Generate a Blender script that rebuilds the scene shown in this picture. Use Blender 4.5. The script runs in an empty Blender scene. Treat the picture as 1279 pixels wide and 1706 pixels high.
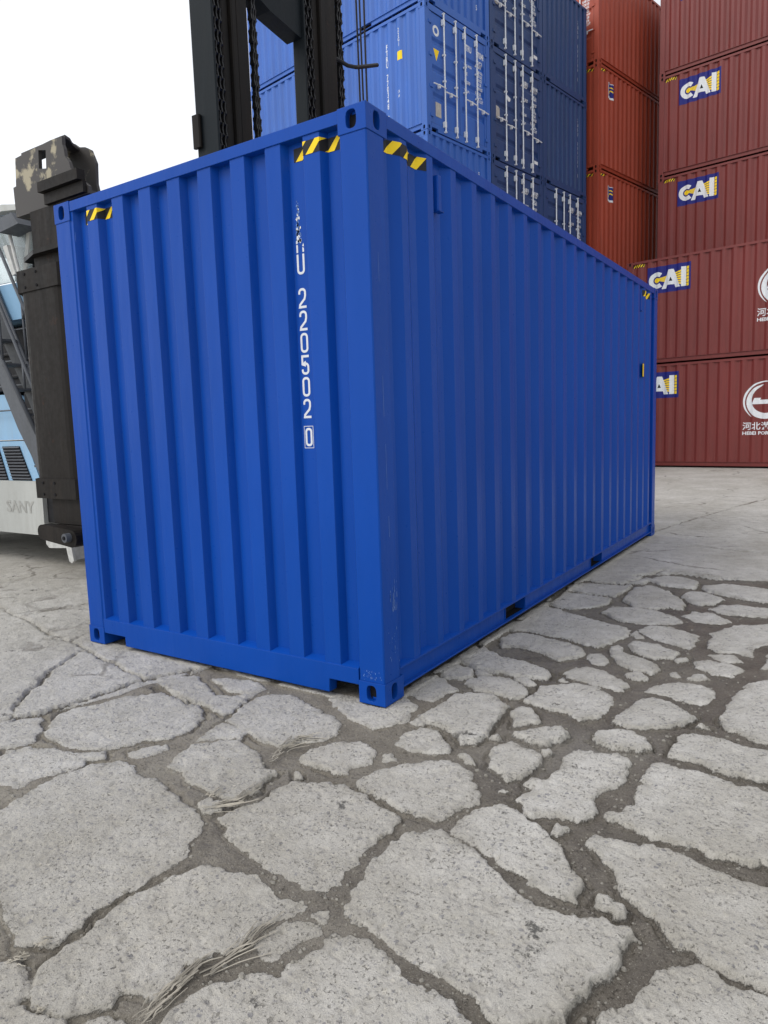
import bpy, bmesh, math, random
import numpy as np
from mathutils import Vector, Matrix

scene = bpy.context.scene
COL = scene.collection
random.seed(7)
R = math.radians

# ---------------------------------------------------------------- camera
cam_d = bpy.data.cameras.new('camera')
cam = bpy.data.objects.new('camera', cam_d); COL.objects.link(cam)
YAW, PITCH, ROLL = 0.5796454, -0.1212265, -0.0329717
f = Vector((-math.sin(YAW)*math.cos(PITCH), math.cos(YAW)*math.cos(PITCH), math.sin(PITCH)))
r = f.cross(Vector((0, 0, 1))).normalized(); u = r.cross(f)
r2 = r*math.cos(ROLL)+u*math.sin(ROLL); u2 = -r*math.sin(ROLL)+u*math.cos(ROLL)
m = Matrix((r2, u2, -f)).transposed().to_4x4(); m.translation = (1.893165, -2.846769, 1.414796)
cam.matrix_world = m
cam_d.sensor_fit = 'VERTICAL'; cam_d.sensor_height = 36.0
cam_d.lens = 36.0*1171.54/1706; cam_d.clip_start = 0.05; cam_d.clip_end = 3000
scene.camera = cam
scene.view_settings.view_transform = 'Standard'; scene.view_settings.look = 'None'
scene.view_settings.exposure = 0.0; scene.view_settings.gamma = 1.0

# ---------------------------------------------------------------- light: bright overcast
SUN_EL, SUN_AZ = 48, 205          # compass bearing-like angle measured from +y towards +x
world = bpy.data.worlds.new('World'); scene.world = world; world.use_nodes = True
nt = world.node_tree; nt.nodes.clear()
wo = nt.nodes.new('ShaderNodeOutputWorld')
sky = nt.nodes.new('ShaderNodeTexSky'); sky.sky_type = 'NISHITA'; sky.sun_disc = False
sky.sun_elevation = R(SUN_EL); sky.sun_rotation = R(SUN_AZ)
bg1 = nt.nodes.new('ShaderNodeBackground'); bg1.inputs['Strength'].default_value = 0.05
nt.links.new(sky.outputs[0], bg1.inputs['Color'])
bg2 = nt.nodes.new('ShaderNodeBackground')          # even cloud layer
bg2.inputs['Color'].default_value = (1.0, 0.995, 0.985, 1); bg2.inputs['Strength'].default_value = 1.0
# the cloud is brighter on the sun's side of the sky
tcw = nt.nodes.new('ShaderNodeTexCoord'); dt = nt.nodes.new('ShaderNodeVectorMath'); dt.operation = 'DOT_PRODUCT'
dt.inputs[1].default_value = (-.76, -.62, .18); nt.links.new(tcw.outputs['Generated'], dt.inputs[0])
ma = nt.nodes.new('ShaderNodeMath'); ma.operation = 'MULTIPLY_ADD'; ma.inputs[1].default_value = .30; ma.inputs[2].default_value = .90
nt.links.new(dt.outputs['Value'], ma.inputs[0]); nt.links.new(ma.outputs[0], bg2.inputs['Strength'])
ad = nt.nodes.new('ShaderNodeAddShader')
nt.links.new(bg1.outputs[0], ad.inputs[0]); nt.links.new(bg2.outputs[0], ad.inputs[1])
nt.links.new(ad.outputs[0], wo.inputs['Surface'])
sun_d = bpy.data.lights.new('sun', 'SUN'); sun_d.energy = 1.3; sun_d.angle = R(25); sun_d.color = (1.0, 0.97, 0.93)
sun = bpy.data.objects.new('sun', sun_d); COL.objects.link(sun)
sd = Vector((math.sin(R(SUN_AZ))*math.cos(R(SUN_EL)), math.cos(R(SUN_AZ))*math.cos(R(SUN_EL)), math.sin(R(SUN_EL))))
sun.rotation_euler = sd.to_track_quat('Z', 'Y').to_euler(); sun.location = (0, 0, 30)

# ---------------------------------------------------------------- materials
def new_mat(name):
    mt = bpy.data.materials.new(name); mt.use_nodes = True
    return mt, mt.node_tree, mt.node_tree.nodes['Principled BSDF']
def N(nt, t, **kw):
    n = nt.nodes.new(t)
    for k, v in kw.items():
        if k in n.inputs: n.inputs[k].default_value = v
        else: setattr(n, k, v)
    return n
def ramp(nt, src, p0, p1, c0=(0, 0, 0, 1), c1=(1, 1, 1, 1)):
    n = nt.nodes.new('ShaderNodeValToRGB'); e = n.color_ramp.elements
    e[0].position = p0; e[1].position = p1; e[0].color = c0; e[1].color = c1
    nt.links.new(src, n.inputs[0]); return n.outputs[0]
def mixc(nt, fac, a, b, mode='MIX'):
    n = nt.nodes.new('ShaderNodeMix'); n.data_type = 'RGBA'; n.blend_type = mode
    for i, v in ((0, fac), (6, a), (7, b)):
        if isinstance(v, bpy.types.NodeSocket): nt.links.new(v, n.inputs[i])
        else: n.inputs[i].default_value = v if i == 0 else (*v[:3], 1)
    return n.outputs[2]
def noise(nt, vec, scale, detail=4, rough=.55, stretch=None):
    if stretch:
        mp = N(nt, 'ShaderNodeMapping'); mp.inputs['Scale'].default_value = stretch
        nt.links.new(vec, mp.inputs[0]); vec = mp.outputs[0]
    n = N(nt, 'ShaderNodeTexNoise', Scale=scale, Detail=detail, Roughness=rough)
    nt.links.new(vec, n.inputs['Vector']); return n.outputs[0]
MATS = {}
def paint(name, col, rough=.42, dirt=.15, dirtcol=(.10, .085, .07), bevel=0.0, scuff=0.0, wave=.05, spec=.5, rust=0.0):
    mt, nt, b = new_mat(name); L = nt.links
    tc = N(nt, 'ShaderNodeTexCoord'); P = tc.outputs['Object']
    n1 = noise(nt, P, 1.1, 5, .6, (1, 1, .35))
    c = mixc(nt, ramp(nt, n1, .3, .7), [v*.88 for v in col], [min(1, v*1.1) for v in col])
    n2 = noise(nt, P, 2.2, 8, .7, (3, 3, .4))
    mu = N(nt, 'ShaderNodeMath', operation='MULTIPLY'); mu.inputs[1].default_value = dirt
    L.new(ramp(nt, n2, .48, .78), mu.inputs[0])
    c = mixc(nt, mu.outputs[0], c, dirtcol)
    if scuff:
        n3 = noise(nt, P, 9, 9, .72, (2.4, 2.4, .5))
        mu3 = N(nt, 'ShaderNodeMath', operation='MULTIPLY'); mu3.inputs[1].default_value = scuff
        L.new(ramp(nt, n3, .715, .76), mu3.inputs[0])
        c = mixc(nt, mu3.outputs[0], c, (.42, .52, .75))
    if rust:
        n4 = noise(nt, P, 7, 9, .7)
        mu4 = N(nt, 'ShaderNodeMath', operation='MULTIPLY'); mu4.inputs[1].default_value = rust
        L.new(ramp(nt, n4, .62, .7), mu4.inputs[0])
        c = mixc(nt, mu4.outputs[0], c, (.10, .04, .02))
    L.new(c, b.inputs['Base Color'])
    n5 = noise(nt, P, 30, 4)
    L.new(ramp(nt, n5, .3, .7, (rough*.85,)*3+(1,), (min(1, rough*1.2),)*3+(1,)), b.inputs['Roughness'])
    b.inputs['Specular IOR Level'].default_value = spec
    bp = N(nt, 'ShaderNodeBump', Strength=wave, Distance=.05); L.new(noise(nt, P, 3.0, 3, .5, (2.2, 2.2, .5)), bp.inputs['Height'])
    bp2 = N(nt, 'ShaderNodeBump', Strength=.03, Distance=.002); L.new(noise(nt, P, 260, 2), bp2.inputs['Height'])
    L.new(bp.outputs[0], bp2.inputs['Normal'])
    if bevel:
        bv = N(nt, 'ShaderNodeBevel', samples=4); bv.inputs['Radius'].default_value = bevel
        L.new(bv.outputs[0], bp.inputs['Normal'])
    L.new(bp2.outputs[0], b.inputs['Normal'])
    MATS[name] = mt; return mt
def plain(name, col, rough=.6, metal=0.0, var=.2, scale=20, bump=0.0):
    mt, nt, b = new_mat(name)
    tc = N(nt, 'ShaderNodeTexCoord'); n = noise(nt, tc.outputs['Object'], scale, 5, .6)
    c = mixc(nt, ramp(nt, n, .3, .7), [v*(1-var) for v in col], [min(1, v*(1+var)) for v in col])
    nt.links.new(c, b.inputs['Base Color']); b.inputs['Roughness'].default_value = rough; b.inputs['Metallic'].default_value = metal; b.inputs['Specular IOR Level'].default_value = .2
    if bump:
        bp = N(nt, 'ShaderNodeBump', Strength=bump, Distance=.01); nt.links.new(n, bp.inputs['Height']); nt.links.new(bp.outputs[0], b.inputs['Normal'])
    MATS[name] = mt; return mt

BLUE = paint('new_blue_paint', (.0035, .060, .345), .32, .06, (.02, .05, .14), bevel=.006, wave=.14, spec=.15)
BLUE_SC = paint('new_blue_paint_scuffed', (.0035, .060, .345), .32, .06, (.02, .05, .14), bevel=.006, scuff=.5, wave=.14, spec=.15)
LBLUE = paint('light_blue_paint', (.028, .118, .45), .5, .18, (.08, .11, .18))
NAVY = paint('navy_paint', (.016, .050, .160), .55, .35, (.06, .07, .10))
RED = paint('orange_red_paint', (.33, .048, .020), .55, .3, (.09, .03, .02))
MAROON = paint('maroon_paint', (.175, .030, .026), .5, .35, (.07, .022, .016), spec=.45)
WHITE = plain('white_lettering', (.72, .74, .76), .6, var=.06)
GREYW = plain('faint_grey_lettering', (.33, .33, .31), .7, var=.25, scale=8)
YEL = plain('yellow_film', (.95, .66, .02), .45, var=.05)
BLK = plain('black_film', (.018, .018, .02), .45, var=.1)
DARK = plain('dark_gap', (.012, .012, .014), .9)
NAVYF = plain('sign_navy_film', (.018, .022, .18), .45, var=.05)
GALV = plain('galvanised_steel', (.72, .75, .78), .5, .1, var=.12)
PLATE = plain('data_plate_metal', (.45, .43, .40), .5, .2, var=.15)
WOOD = plain('floor_plywood', (.12, .07, .04), .8)
RAILB = paint('mast_steel', (.012, .011, .010), .42, .4, (.035, .025, .018), wave=.1, rust=.2, spec=.1)
RAILG = paint('mast_painted_steel', (.012, .016, .019), .4, .3, (.03, .03, .03), wave=.1, spec=.1)
SPR = paint('worn_black_steel', (.016, .014, .013), .5, .6, (.035, .028, .023), wave=.15, rust=.35, spec=.1)
CHAIN = plain('greasy_chain', (.03, .03, .031), .35, .6, var=.4, scale=60)
RUB = plain('tyre_rubber', (.02, .02, .02), .85, bump=.4)
HOSE = plain('hose_rubber', (.02, .02, .022), .5)
TBLUE = paint('handler_light_blue', (.24, .43, .63), .45, .3, (.3, .32, .33))
TGREY = paint('handler_grey', (.42, .43, .41), .5, .45, (.25, .24, .21))
TDARK = plain('machinery_dark', (.02, .02, .022), .7, var=.5, scale=6)
STEEL = paint('stair_grey_steel', (.085, .092, .105), .5, .5, (.04, .04, .04), spec=.3)
FADED = plain('faded_white', (.16, .27, .56), .5, var=.2)
TSTEEL = plain('step_light_steel', (.5, .5, .48), .55, .1, var=.15)
STRAWM = plain('dry_straw', (.36, .33, .275), .9, var=.45, scale=9)
STONE = plain('pale_stone', (.25, .235, .205), .9, var=.2, scale=40, bump=.6)
def worn_patch():
    mt, nt, b = new_mat('torn_edge_steel')
    tc = N(nt, 'ShaderNodeTexCoord'); n = noise(nt, tc.outputs['Object'], 6, 6, .6)
    c = mixc(nt, ramp(nt, n, .55, .62), (.045, .040, .037), (.33, .29, .20))
    nt.links.new(c, b.inputs['Base Color']); b.inputs['Roughness'].default_value = .6
    return mt
TORN = worn_patch()
def glass():
    mt, nt, b = new_mat('cab_glass')
    b.inputs['Base Color'].default_value = (.75, .82, .82, 1); b.inputs['Roughness'].default_value = .04
    b.inputs['Transmission Weight'].default_value = .75; b.inputs['IOR'].default_value = 1.3
    return mt
GLASS = glass()

# ---------------------------------------------------------------- object helpers
def tag(o, label=None, cat=None, group=None, kind=None):
    if label: o['label'] = label
    if cat: o['category'] = cat
    if group: o['group'] = group
    if kind: o['kind'] = kind
    return o
def empty(name, loc=(0, 0, 0), rz=0.0, **kw):
    o = bpy.data.objects.new(name, None); o.empty_display_size = .2; COL.objects.link(o)
    o.location = loc; o.rotation_euler = (0, 0, rz); return tag(o, **kw)
class MB:
    """collects faces, then links them as one mesh object"""
    def __init__(s): s.v = []; s.f = []; s.mi = []; s.m = 0
    def face(s, pts):
        i = len(s.v); s.v += [tuple(p) for p in pts]; s.f.append(tuple(range(i, i+len(pts)))); s.mi.append(s.m)
    def add(s, vs, fs):
        i = len(s.v); s.v += [tuple(p) for p in vs]
        for q in fs: s.f.append(tuple(i+k for k in q)); s.mi.append(s.m)
    def box(s, x0, x1, y0, y1, z0, z1, ch=0.0):
        if ch:
            p = [(x0+ch, y0), (x1-ch, y0), (x1, y0+ch), (x1, y1-ch), (x1-ch, y1), (x0+ch, y1), (x0, y1-ch), (x0, y0+ch)]
            return s.prism(p, z0, z1)
        s.add([(x0, y0, z0), (x1, y0, z0), (x1, y1, z0), (x0, y1, z0), (x0, y0, z1), (x1, y0, z1), (x1, y1, z1), (x0, y1, z1)],
              [(0, 3, 2, 1), (4, 5, 6, 7), (0, 1, 5, 4), (1, 2, 6, 5), (2, 3, 7, 6), (3, 0, 4, 7)])
    def prism(s, poly, a0, a1, ax='z'):
        """poly in the two other axes (x,y) / (x,z) for ax='y' / (y,z) for ax='x'"""
        def P(p, a): return {'z': (p[0], p[1], a), 'y': (p[0], a, p[1]), 'x': (a, p[0], p[1])}[ax]
        n = len(poly); i = len(s.v)
        s.v += [P(p, a0) for p in poly]+[P(p, a1) for p in poly]
        s.f.append(tuple(i+k for k in range(n))[::-1]); s.f.append(tuple(i+n+k for k in range(n)))
        s.mi += [s.m, s.m]
        for k in range(n):
            s.f.append((i+k, i+(k+1) % n, i+n+(k+1) % n, i+n+k)); s.mi.append(s.m)
    def tube(s, pts, rad, n=10, caps=True):
        pts = [Vector(p) for p in pts]; rings = []
        for k, p in enumerate(pts):
            d = (pts[min(k+1, len(pts)-1)]-pts[max(k-1, 0)]).normalized()
            a = d.cross(Vector((0, 0, 1)) if abs(d.z) < .9 else Vector((1, 0, 0))).normalized(); b = d.cross(a)
            rr = rad[k] if isinstance(rad, (list, tuple)) else rad
            rings.append([p+(a*math.cos(t*2*math.pi/n)+b*math.sin(t*2*math.pi/n))*rr for t in range(n)])
        i = len(s.v)
        for q in rings: s.v += [tuple(x) for x in q]
        for k in range(len(rings)-1):
            for t in range(n):
                s.f.append((i+k*n+t, i+k*n+(t+1) % n, i+(k+1)*n+(t+1) % n, i+(k+1)*n+t)); s.mi.append(s.m)
        if caps:
            s.f.append(tuple(i+t for t in range(n))[::-1]); s.f.append(tuple(i+(len(rings)-1)*n+t for t in range(n))); s.mi += [s.m, s.m]
    def mesh(s, name, mats, smooth=False):
        me = bpy.data.meshes.new(name); me.from_pydata(s.v, [], s.f); me.validate(); 
        for mt in (mats if isinstance(mats, (list, tuple)) else [mats]): me.materials.append(mt)
        if len(me.polygons) == len(s.mi): me.polygons.foreach_set('material_index', s.mi)
        bm = bmesh.new(); bm.from_mesh(me); bmesh.ops.remove_doubles(bm, verts=bm.verts, dist=1e-5)
        bmesh.ops.recalc_face_normals(bm, faces=bm.faces); bm.to_mesh(me); bm.free()
        if smooth: me.shade_smooth()
        return me
    def build(s, name, mats, parent=None, smooth=False):
        return link(name, s.mesh(name, mats, smooth), parent)
def link(name, me, parent=None, loc=None, rot=None):
    o = bpy.data.objects.new(name, me); COL.objects.link(o); o.parent = parent
    if loc: o.location = loc
    if rot: o.rotation_euler = rot
    return o
def smooth_by_angle(me, ang=40):
    me.shade_smooth(); bm = bmesh.new(); bm.from_mesh(me)
    for e in bm.edges:
        if len(e.link_faces) == 2 and e.calc_face_angle(0) > R(ang): e.smooth = False
    bm.to_mesh(me); bm.free()
CACHE = {}
def cached(key, fn):
    if key not in CACHE: CACHE[key] = fn()
    return CACHE[key]

SLABS = """-874,-1555,-782,-1528,-815,-1444,-835,-1318,-852,-1239,-824,-1115,-730,-1030,-646,-1032,-531,-1074,-400,-1073,-258,-1102,-170,-1142,-98,-1162,-24,-1190,24,-1251,39,-1306,89,-1377,76,-1442,75,-1514,67,-1588,59,-1690,70,-1758,85,-1834,31,-1873,3,-1910,-79,-1890,-223,-1824,-326,-1801,-441,-1779
0,-1153,14,-1061,57,-975,46,-876,76,-781,156,-745,274,-720,360,-738,439,-770,501,-784,597,-788,606,-906,587,-1010,590,-1068,623,-1115,594,-1159,614,-1218,598,-1252,600,-1285,554,-1295,508,-1297,436,-1286,364,-1292,279,-1258,212,-1247,146,-1224,88,-1182
-518,-960,-551,-848,-561,-750,-503,-675,-423,-619,-317,-650,-209,-707,-126,-740,-54,-767,-47,-845,-17,-912,-39,-991,-102,-1026,-181,-1031,-291,-1011,-406,-974
-144,-1127,-142,-1067,-79,-1057,-38,-1091,-37,-1151,-88,-1156
116,-1760,99,-1666,96,-1588,117,-1525,126,-1485,153,-1434,150,-1380,203,-1349,290,-1354,377,-1348,444,-1351,510,-1370,562,-1347,587,-1356,601,-1394,587,-1432,558,-1478,529,-1509,546,-1534,547,-1588,506,-1638,494,-1671,452,-1708,475,-1743,488,-1789,481,-1821,427,-1825,389,-1842,378,-1866,397,-1893,368,-1932,336,-1977,278,-1997,182,-1988,123,-1928,118,-1855
599,-1583,582,-1554,586,-1497,591,-1437,625,-1410,675,-1409,698,-1431,676,-1471,677,-1537,663,-1570,635,-1587
628,-1378,654,-1347,684,-1360,686,-1388,656,-1399
543,-1890,544,-1836,559,-1773,583,-1713,611,-1666,659,-1626,704,-1606,725,-1545,733,-1477,718,-1431,770,-1387,813,-1389,868,-1396,902,-1402,972,-1423,1031,-1446,1089,-1456,1151,-1462,1198,-1475,1304,-1650,645,-2050
692,-1301,751,-1356,800,-1356,872,-1363,949,-1387,1038,-1396,1103,-1403,1166,-1410,1211,-1437,1255,-1446,1306,-1421,1354,-1391,1388,-1361,1389,-1320,1409,-1265,1414,-1207,1438,-1158,1460,-1096,1449,-1052,1476,-997,1470,-974,1436,-967,1384,-961,1328,-976,1266,-1002,1215,-1010,1147,-1003,1089,-956,1019,-911,944,-862,853,-836,770,-811,719,-829,674,-877,656,-929,640,-999,641,-1056,660,-1137,662,-1206
794,-807,785,-725,801,-635,851,-559,900,-531,958,-558,1043,-600,1098,-632,1160,-688,1180,-763,1216,-796,1273,-840,1270,-875,1277,-927,1245,-938,1179,-937,1118,-906,1023,-872,936,-847,858,-823
888,-489,917,-395,949,-283,968,-158,952,-75,965,45,1041,55,1138,76,1195,45,1203,-83,1212,-162,1180,-259,1153,-325,1189,-391,1187,-439,1143,-509,1087,-507,1024,-520,977,-547,925,-505
1217,-410,1265,-371,1292,-259,1278,-152,1261,-79,1269,41,1319,84,1400,85,1491,78,1572,41,1645,43,1716,44,1871,33,1883,-459,1744,-450,1703,-459,1659,-457,1592,-486,1552,-462,1478,-465,1403,-478,1349,-457,1292,-435,1251,-436
1198,-616,1213,-562,1261,-549,1321,-546,1394,-524,1469,-519,1536,-529,1583,-547,1638,-568,1689,-573,1752,-553,1885,-524,1898,-1025,1789,-1017,1736,-1015,1700,-1002,1657,-997,1616,-966,1576,-952,1536,-907,1497,-874,1447,-873,1414,-846,1370,-809,1346,-738,1284,-702,1253,-664
1448,-1348,1462,-1297,1489,-1239,1512,-1182,1528,-1127,1560,-1067,1596,-1022,1651,-1005,1697,-1030,1739,-1038,1791,-1039,1898,-1045,1905,-1316,1490,-1569
1325,-907,1339,-862,1370,-844,1406,-882,1432,-926,1403,-936,1355,-919
1086,-597,1099,-557,1134,-580,1134,-612,1104,-619
181,24,202,187,218,358,292,422,385,447,525,339,529,234,564,17,555,-61,504,-142,445,-86,325,-39,236,-28
247,-319,238,-199,263,-103,357,-97,451,-172,501,-229,466,-298,367,-337,306,-337
635,-155,640,-85,704,-32,778,-42,850,-68,883,-175,869,-272,809,-376,763,-331,699,-278
295,-679,301,-591,336,-530,379,-457,441,-385,515,-334,589,-339,667,-356,715,-442,770,-543,793,-580,758,-648,739,-706,729,-780,663,-773,595,-765,518,-749,465,-729,412,-734,321,-706
-60,-608,-54,-521,-11,-445,71,-372,146,-359,221,-418,255,-496,218,-578,216,-639,153,-660,84,-653,-7,-642
-5,-734,14,-708,59,-742,31,-766
246,-420,252,-401,287,-381,345,-430,309,-465,279,-466
534,-260,562,-228,621,-260,647,-301,593,-291
643,60,697,127,770,206,849,230,895,199,891,107,835,30,779,28,697,53
554,290,578,346,637,357,728,241,672,191,619,154
580,-11,597,28,638,3,612,-23
976,207,989,280,1058,326,1138,332,1211,301,1253,195,1204,161,1134,139,1058,130
558,433,575,681,703,795,817,810,964,693,982,523,948,412,890,344,808,391,692,405
1007,413,1041,554,1077,704,1136,771,1220,781,1355,643,1322,527,1247,437,1166,384,1102,368
1310,188,1320,396,1383,467,1460,456,1560,425,1674,423,1861,417,1868,131,1697,139,1647,124,1562,118,1506,130,1443,169,1372,175
1456,619,1470,871,1468,1051,1478,1031,1508,1223,1600,1341,1809,1522,1860,463,1668,502,1623,494,1547,539,1481,576
829,-30,880,-19,901,-40,856,-65
870,-355,903,-295,953,-294,939,-356,896,-389
801,-461,815,-435,839,-453
1366,532,1393,566,1431,530
188,-74,183,5,249,-21,268,-69,228,-99
-330,-55,-417,196,-410,364,-203,363,-48,240,115,122,181,-78,113,-186,72,-254,-50,-204,-203,-120
-631,-502,-682,-336,-698,-206,-670,-118,-553,-80,-360,-140,-196,-202,-100,-232,-31,-348,-78,-447,-154,-507,-196,-583,-266,-586,-395,-549,-494,-527
-580,-724,-624,-618,-626,-528,-520,-521,-444,-538,-422,-601,-505,-654
-978,-395,-914,-283,-735,-167,-702,-315,-682,-467,-792,-441
-1368,-312,-1344,-169,-1253,-121,-1086,-188,-914,-287,-964,-382,-1095,-384
-1126,-107,-1055,-43,-858,-16,-724,-92,-750,-176,-891,-205
-1335,-1028,-1465,-850,-1414,-710,-1361,-562,-1267,-438,-1195,-374,-1034,-387,-879,-443,-735,-538,-716,-629,-701,-717,-738,-793,-801,-846,-823,-913,-875,-987,-956,-1039,-1064,-1075,-1189,-1079
-1632,-1191,-1616,-1081,-1589,-1004,-1509,-939,-1440,-964,-1348,-1035,-1263,-1102,-1276,-1182,-1343,-1230,-1422,-1298
-1662,-978,-1723,-928,-1846,-832,-1958,-667,-2066,-531,-2201,-332,-2294,-177,-2280,-117,-2001,-187,-1767,-262,-1576,-326,-1492,-345,-1488,-393,-1516,-498,-1536,-604,-1530,-677,-1558,-781,-1591,-856,-1617,-954
-1342,-1339,-1252,-1279,-1289,-1231,-1207,-1164,-1063,-1105,-949,-1060,-876,-1002,-815,-1038,-854,-1109,-849,-1171,-865,-1231,-881,-1329,-882,-1406,-967,-1421,-1056,-1485
-770,-953,-722,-875,-675,-820,-623,-854,-635,-945,-707,-985
-43,-2001,47,-1935,119,-1935,191,-1982,183,-2020,105,-2077
394,-1999,380,-1949,423,-1912,471,-1895,523,-1921,562,-1964,447,-2034
116,-2083,179,-2010,269,-2007,344,-1986,429,-2045,251,-2152
-42,597,-52,698,-3,778,115,758,181,639,140,568,49,544
-20,253,-62,383,-45,533,60,527,210,413,166,353,163,209,104,195
-68,855,-78,997,-63,1160,-1,1165,181,1033,334,1017,470,954,554,891,568,796,474,766,354,764,241,768,124,772,9,825
173,527,189,636,271,700,375,714,520,616,547,485,491,438,377,466,265,480
30,1344,29,1458,126,1536,261,1517,431,1466,549,1421,622,1308,603,1204,516,1135,344,1214,211,1248,113,1224
-74,1618,-86,1806,-87,2159,-31,2300,96,2248,253,2144,383,2104,529,2044,668,1988,748,1907,734,1729,690,1571,647,1471,540,1495,400,1560,278,1555,134,1599,38,1551
638,1269,647,1331,709,1354,770,1267,766,1152,698,1161
615,923,632,1030,698,1073,804,1064,914,979,992,905,971,802,881,790,773,826,677,854
-68,2400,-95,2681,-14,2781,180,2767,387,2740,420,2556,328,2397,221,2294,89,2320
-61,2922,-26,3178,161,3215,311,3236,421,3287,430,3060,399,2828,256,2820,78,2851
-52,3423,-12,3603,234,3605,442,3646,533,3584,487,3365,312,3304,89,3261
474,2736,457,3198,555,3357,746,3170,900,2891,953,2644,849,2637,752,2546,619,2526
436,2305,446,2487,601,2517,760,2506,935,2383,1019,2268,911,2139,741,2092,599,2138
926,3471,1093,3628,1259,3625,1445,3549,1840,3434,1849,2912,1481,3076,1310,3134,1148,3204,1015,3296
849,3063,895,3271,1022,3247,1160,3111,1112,2899,1025,2839,910,2944
1101,2715,1171,2882,1293,2941,1494,2906,1685,2873,1612,2677,1447,2635,1296,2601,1186,2629
971,2441,1025,2609,1152,2612,1309,2412,1226,2333,1074,2310
764,1956,830,2099,950,2121,1160,1982,1159,1695,1042,1728,914,1791
783,1595,830,1715,969,1690,1116,1584,1106,1476,997,1408,889,1467
1234,1764,1212,2075,1310,2338,1527,2482,1775,2643,1793,2050,1559,2054,1484,1892,1495,1695,1383,1722,1296,1706
716,1499,746,1576,831,1437,941,1379,1078,1237,1057,1126,950,1144,820,1234
1210,1437,1277,1526,1395,1507,1485,1450,1436,1278,1341,1276,1246,1351
1260,1641,1312,1697,1405,1665,1464,1580,1392,1527,1315,1563
1212,1135,1248,1251,1303,1255,1351,1209,1266,1140
1080,861,1114,991,1209,1073,1313,1097,1375,1040,1394,903,1358,804,1283,803,1171,846
921,1079,969,1129,1058,1054,1014,998,950,1021
748,1842,783,1915,847,1790,805,1748
1133,1215,1161,1255,1184,1169,1155,1139
1547,1509,1577,1822,1728,1900,1745,1537,1602,1502
1108,1466,1156,1536,1183,1461,1135,1398
398,729,462,773,535,706,508,655
605,814,621,857,687,796,632,781
136,732,195,774,274,713,215,657
494,3530,585,3758,721,3769,900,3632,898,3381,753,3358,616,3385"""
ZONE = "-1687,-1221,-1597,-1091,-1615,-957,-1477,-739,-1400,-534,-1396,-377,-1310,-52,-1257,358,-964,871,-595,1381,-250,2316,-77,3184,174,3484,441,3771,696,3911,1024,3832,1420,3870,2207,4118,2128,355,2039,-1306,190,-2432,-1698,-1804"
CRACKS = """3;-1664,-1112,-1647,-1064,-1634,-1004,-1592,-968,-1566,-871,-1533,-797,-1517,-685,-1504,-555,-1490,-467,-1489,-367,-1448,-293,-1437,-235,-1391,-120,-1368,-53
1.6;-1634,-1004,-1746,-941,-1869,-829,-1983,-663,-2108,-516,-2236,-309,-2320,-160
2;-3639,216,-3581,342,-3551,524,-3473,702
1.2;-4475,370,-4385,648,-4278,821,-4284,1075,-4220,1194,-4184,1442
1;-4295,307,-3774,183,-3522,148,-3206,69,-3003,5,-2611,-52,-2416,-95,-2184,-155,-1903,-216,-1646,-273,-1465,-320
1;-3027,20,-3002,171,-2871,321
1;-2611,-52,-2642,56,-2662,176
1;-2830,-114,-2725,-51
1.2;-1306,-369,-1169,-391,-923,-438
2.5;-364,5456,-86,5462,237,5490,556,5463,955,5313,1315,5240,2249,5290
2;-151,5865,-39,6375,99,7210,387,8544,608,9525,1095,11417
3;-92,14546,66,15117,273,14680,471,14864,650,14591
1.5;358,3324,536,4000,782,3949,1429,3759"""
SEEN = "-2101,-859,231,-2102,1040,-1616,1814,-1150,1293,6075,431,18026,-9807,17306,-9473,3069"
STRAW = """515,-1907,508,-1840,502,-1762,501,-1678,516,-1639
527,-1723,554,-1596,563,-1509,592,-1412
-135,-732,-165,-599,-109,-478
-165,-632,-162,-478,-47,-400
-130,-1080,-136,-978
-94,-1159,-10,-1022,-9,-851
22,-1963,80,-1903
39,-1887,70,-1834
274,-2019,268,-1975"""

# ---------------------------------------------------------------- ground: one sheet, broken concrete slabs with mud in the joints
def poly_list(s): return [np.array(l.split(';')[-1].split(','), float).reshape(-1, 2)/1000 for l in s.split('\n')]
_rng = np.random.RandomState(5)
_T = _rng.rand(512, 512)
def vnoise(x, y):
    xi = np.floor(x).astype(int); yi = np.floor(y).astype(int); fx = x-xi; fy = y-yi
    fx = fx*fx*(3-2*fx); fy = fy*fy*(3-2*fy); g = lambda a, b: _T[a & 511, b & 511]
    return (g(xi, yi)*(1-fx)+g(xi+1, yi)*fx)*(1-fy)+(g(xi, yi+1)*(1-fx)+g(xi+1, yi+1)*fx)*fy
def fbm(x, y, sc, oc=4, gain=.5):
    t = 0; a = 1; n = 0
    for i in range(oc):
        t = t+a*(vnoise(x*sc+17.3*i, y*sc+9.1*i)-.5); n += a; a *= gain; sc *= 2.03
    return t/n*2
def seg_d(x, y, p, q):
    d = q-p; l2 = max(d@d, 1e-9); t = np.clip(((x-p[0])*d[0]+(y-p[1])*d[1])/l2, 0, 1)
    return np.hypot(x-p[0]-t*d[0], y-p[1]-t*d[1])
def poly_sd(x, y, P):
    """signed distance, positive inside"""
    D = np.full(x.shape, 1e9); ins = np.zeros(x.shape, bool)
    for i in range(len(P)):
        p, q = P[i], P[(i+1) % len(P)]
        D = np.minimum(D, seg_d(x, y, p, q))
        c = (p[1] > y) != (q[1] > y)
        if abs(q[1]-p[1]) > 1e-12:
            ins ^= c & (x < (q[0]-p[0])*(y-p[1])/(q[1]-p[1])+p[0])
    return np.where(ins, D, -D)
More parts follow.
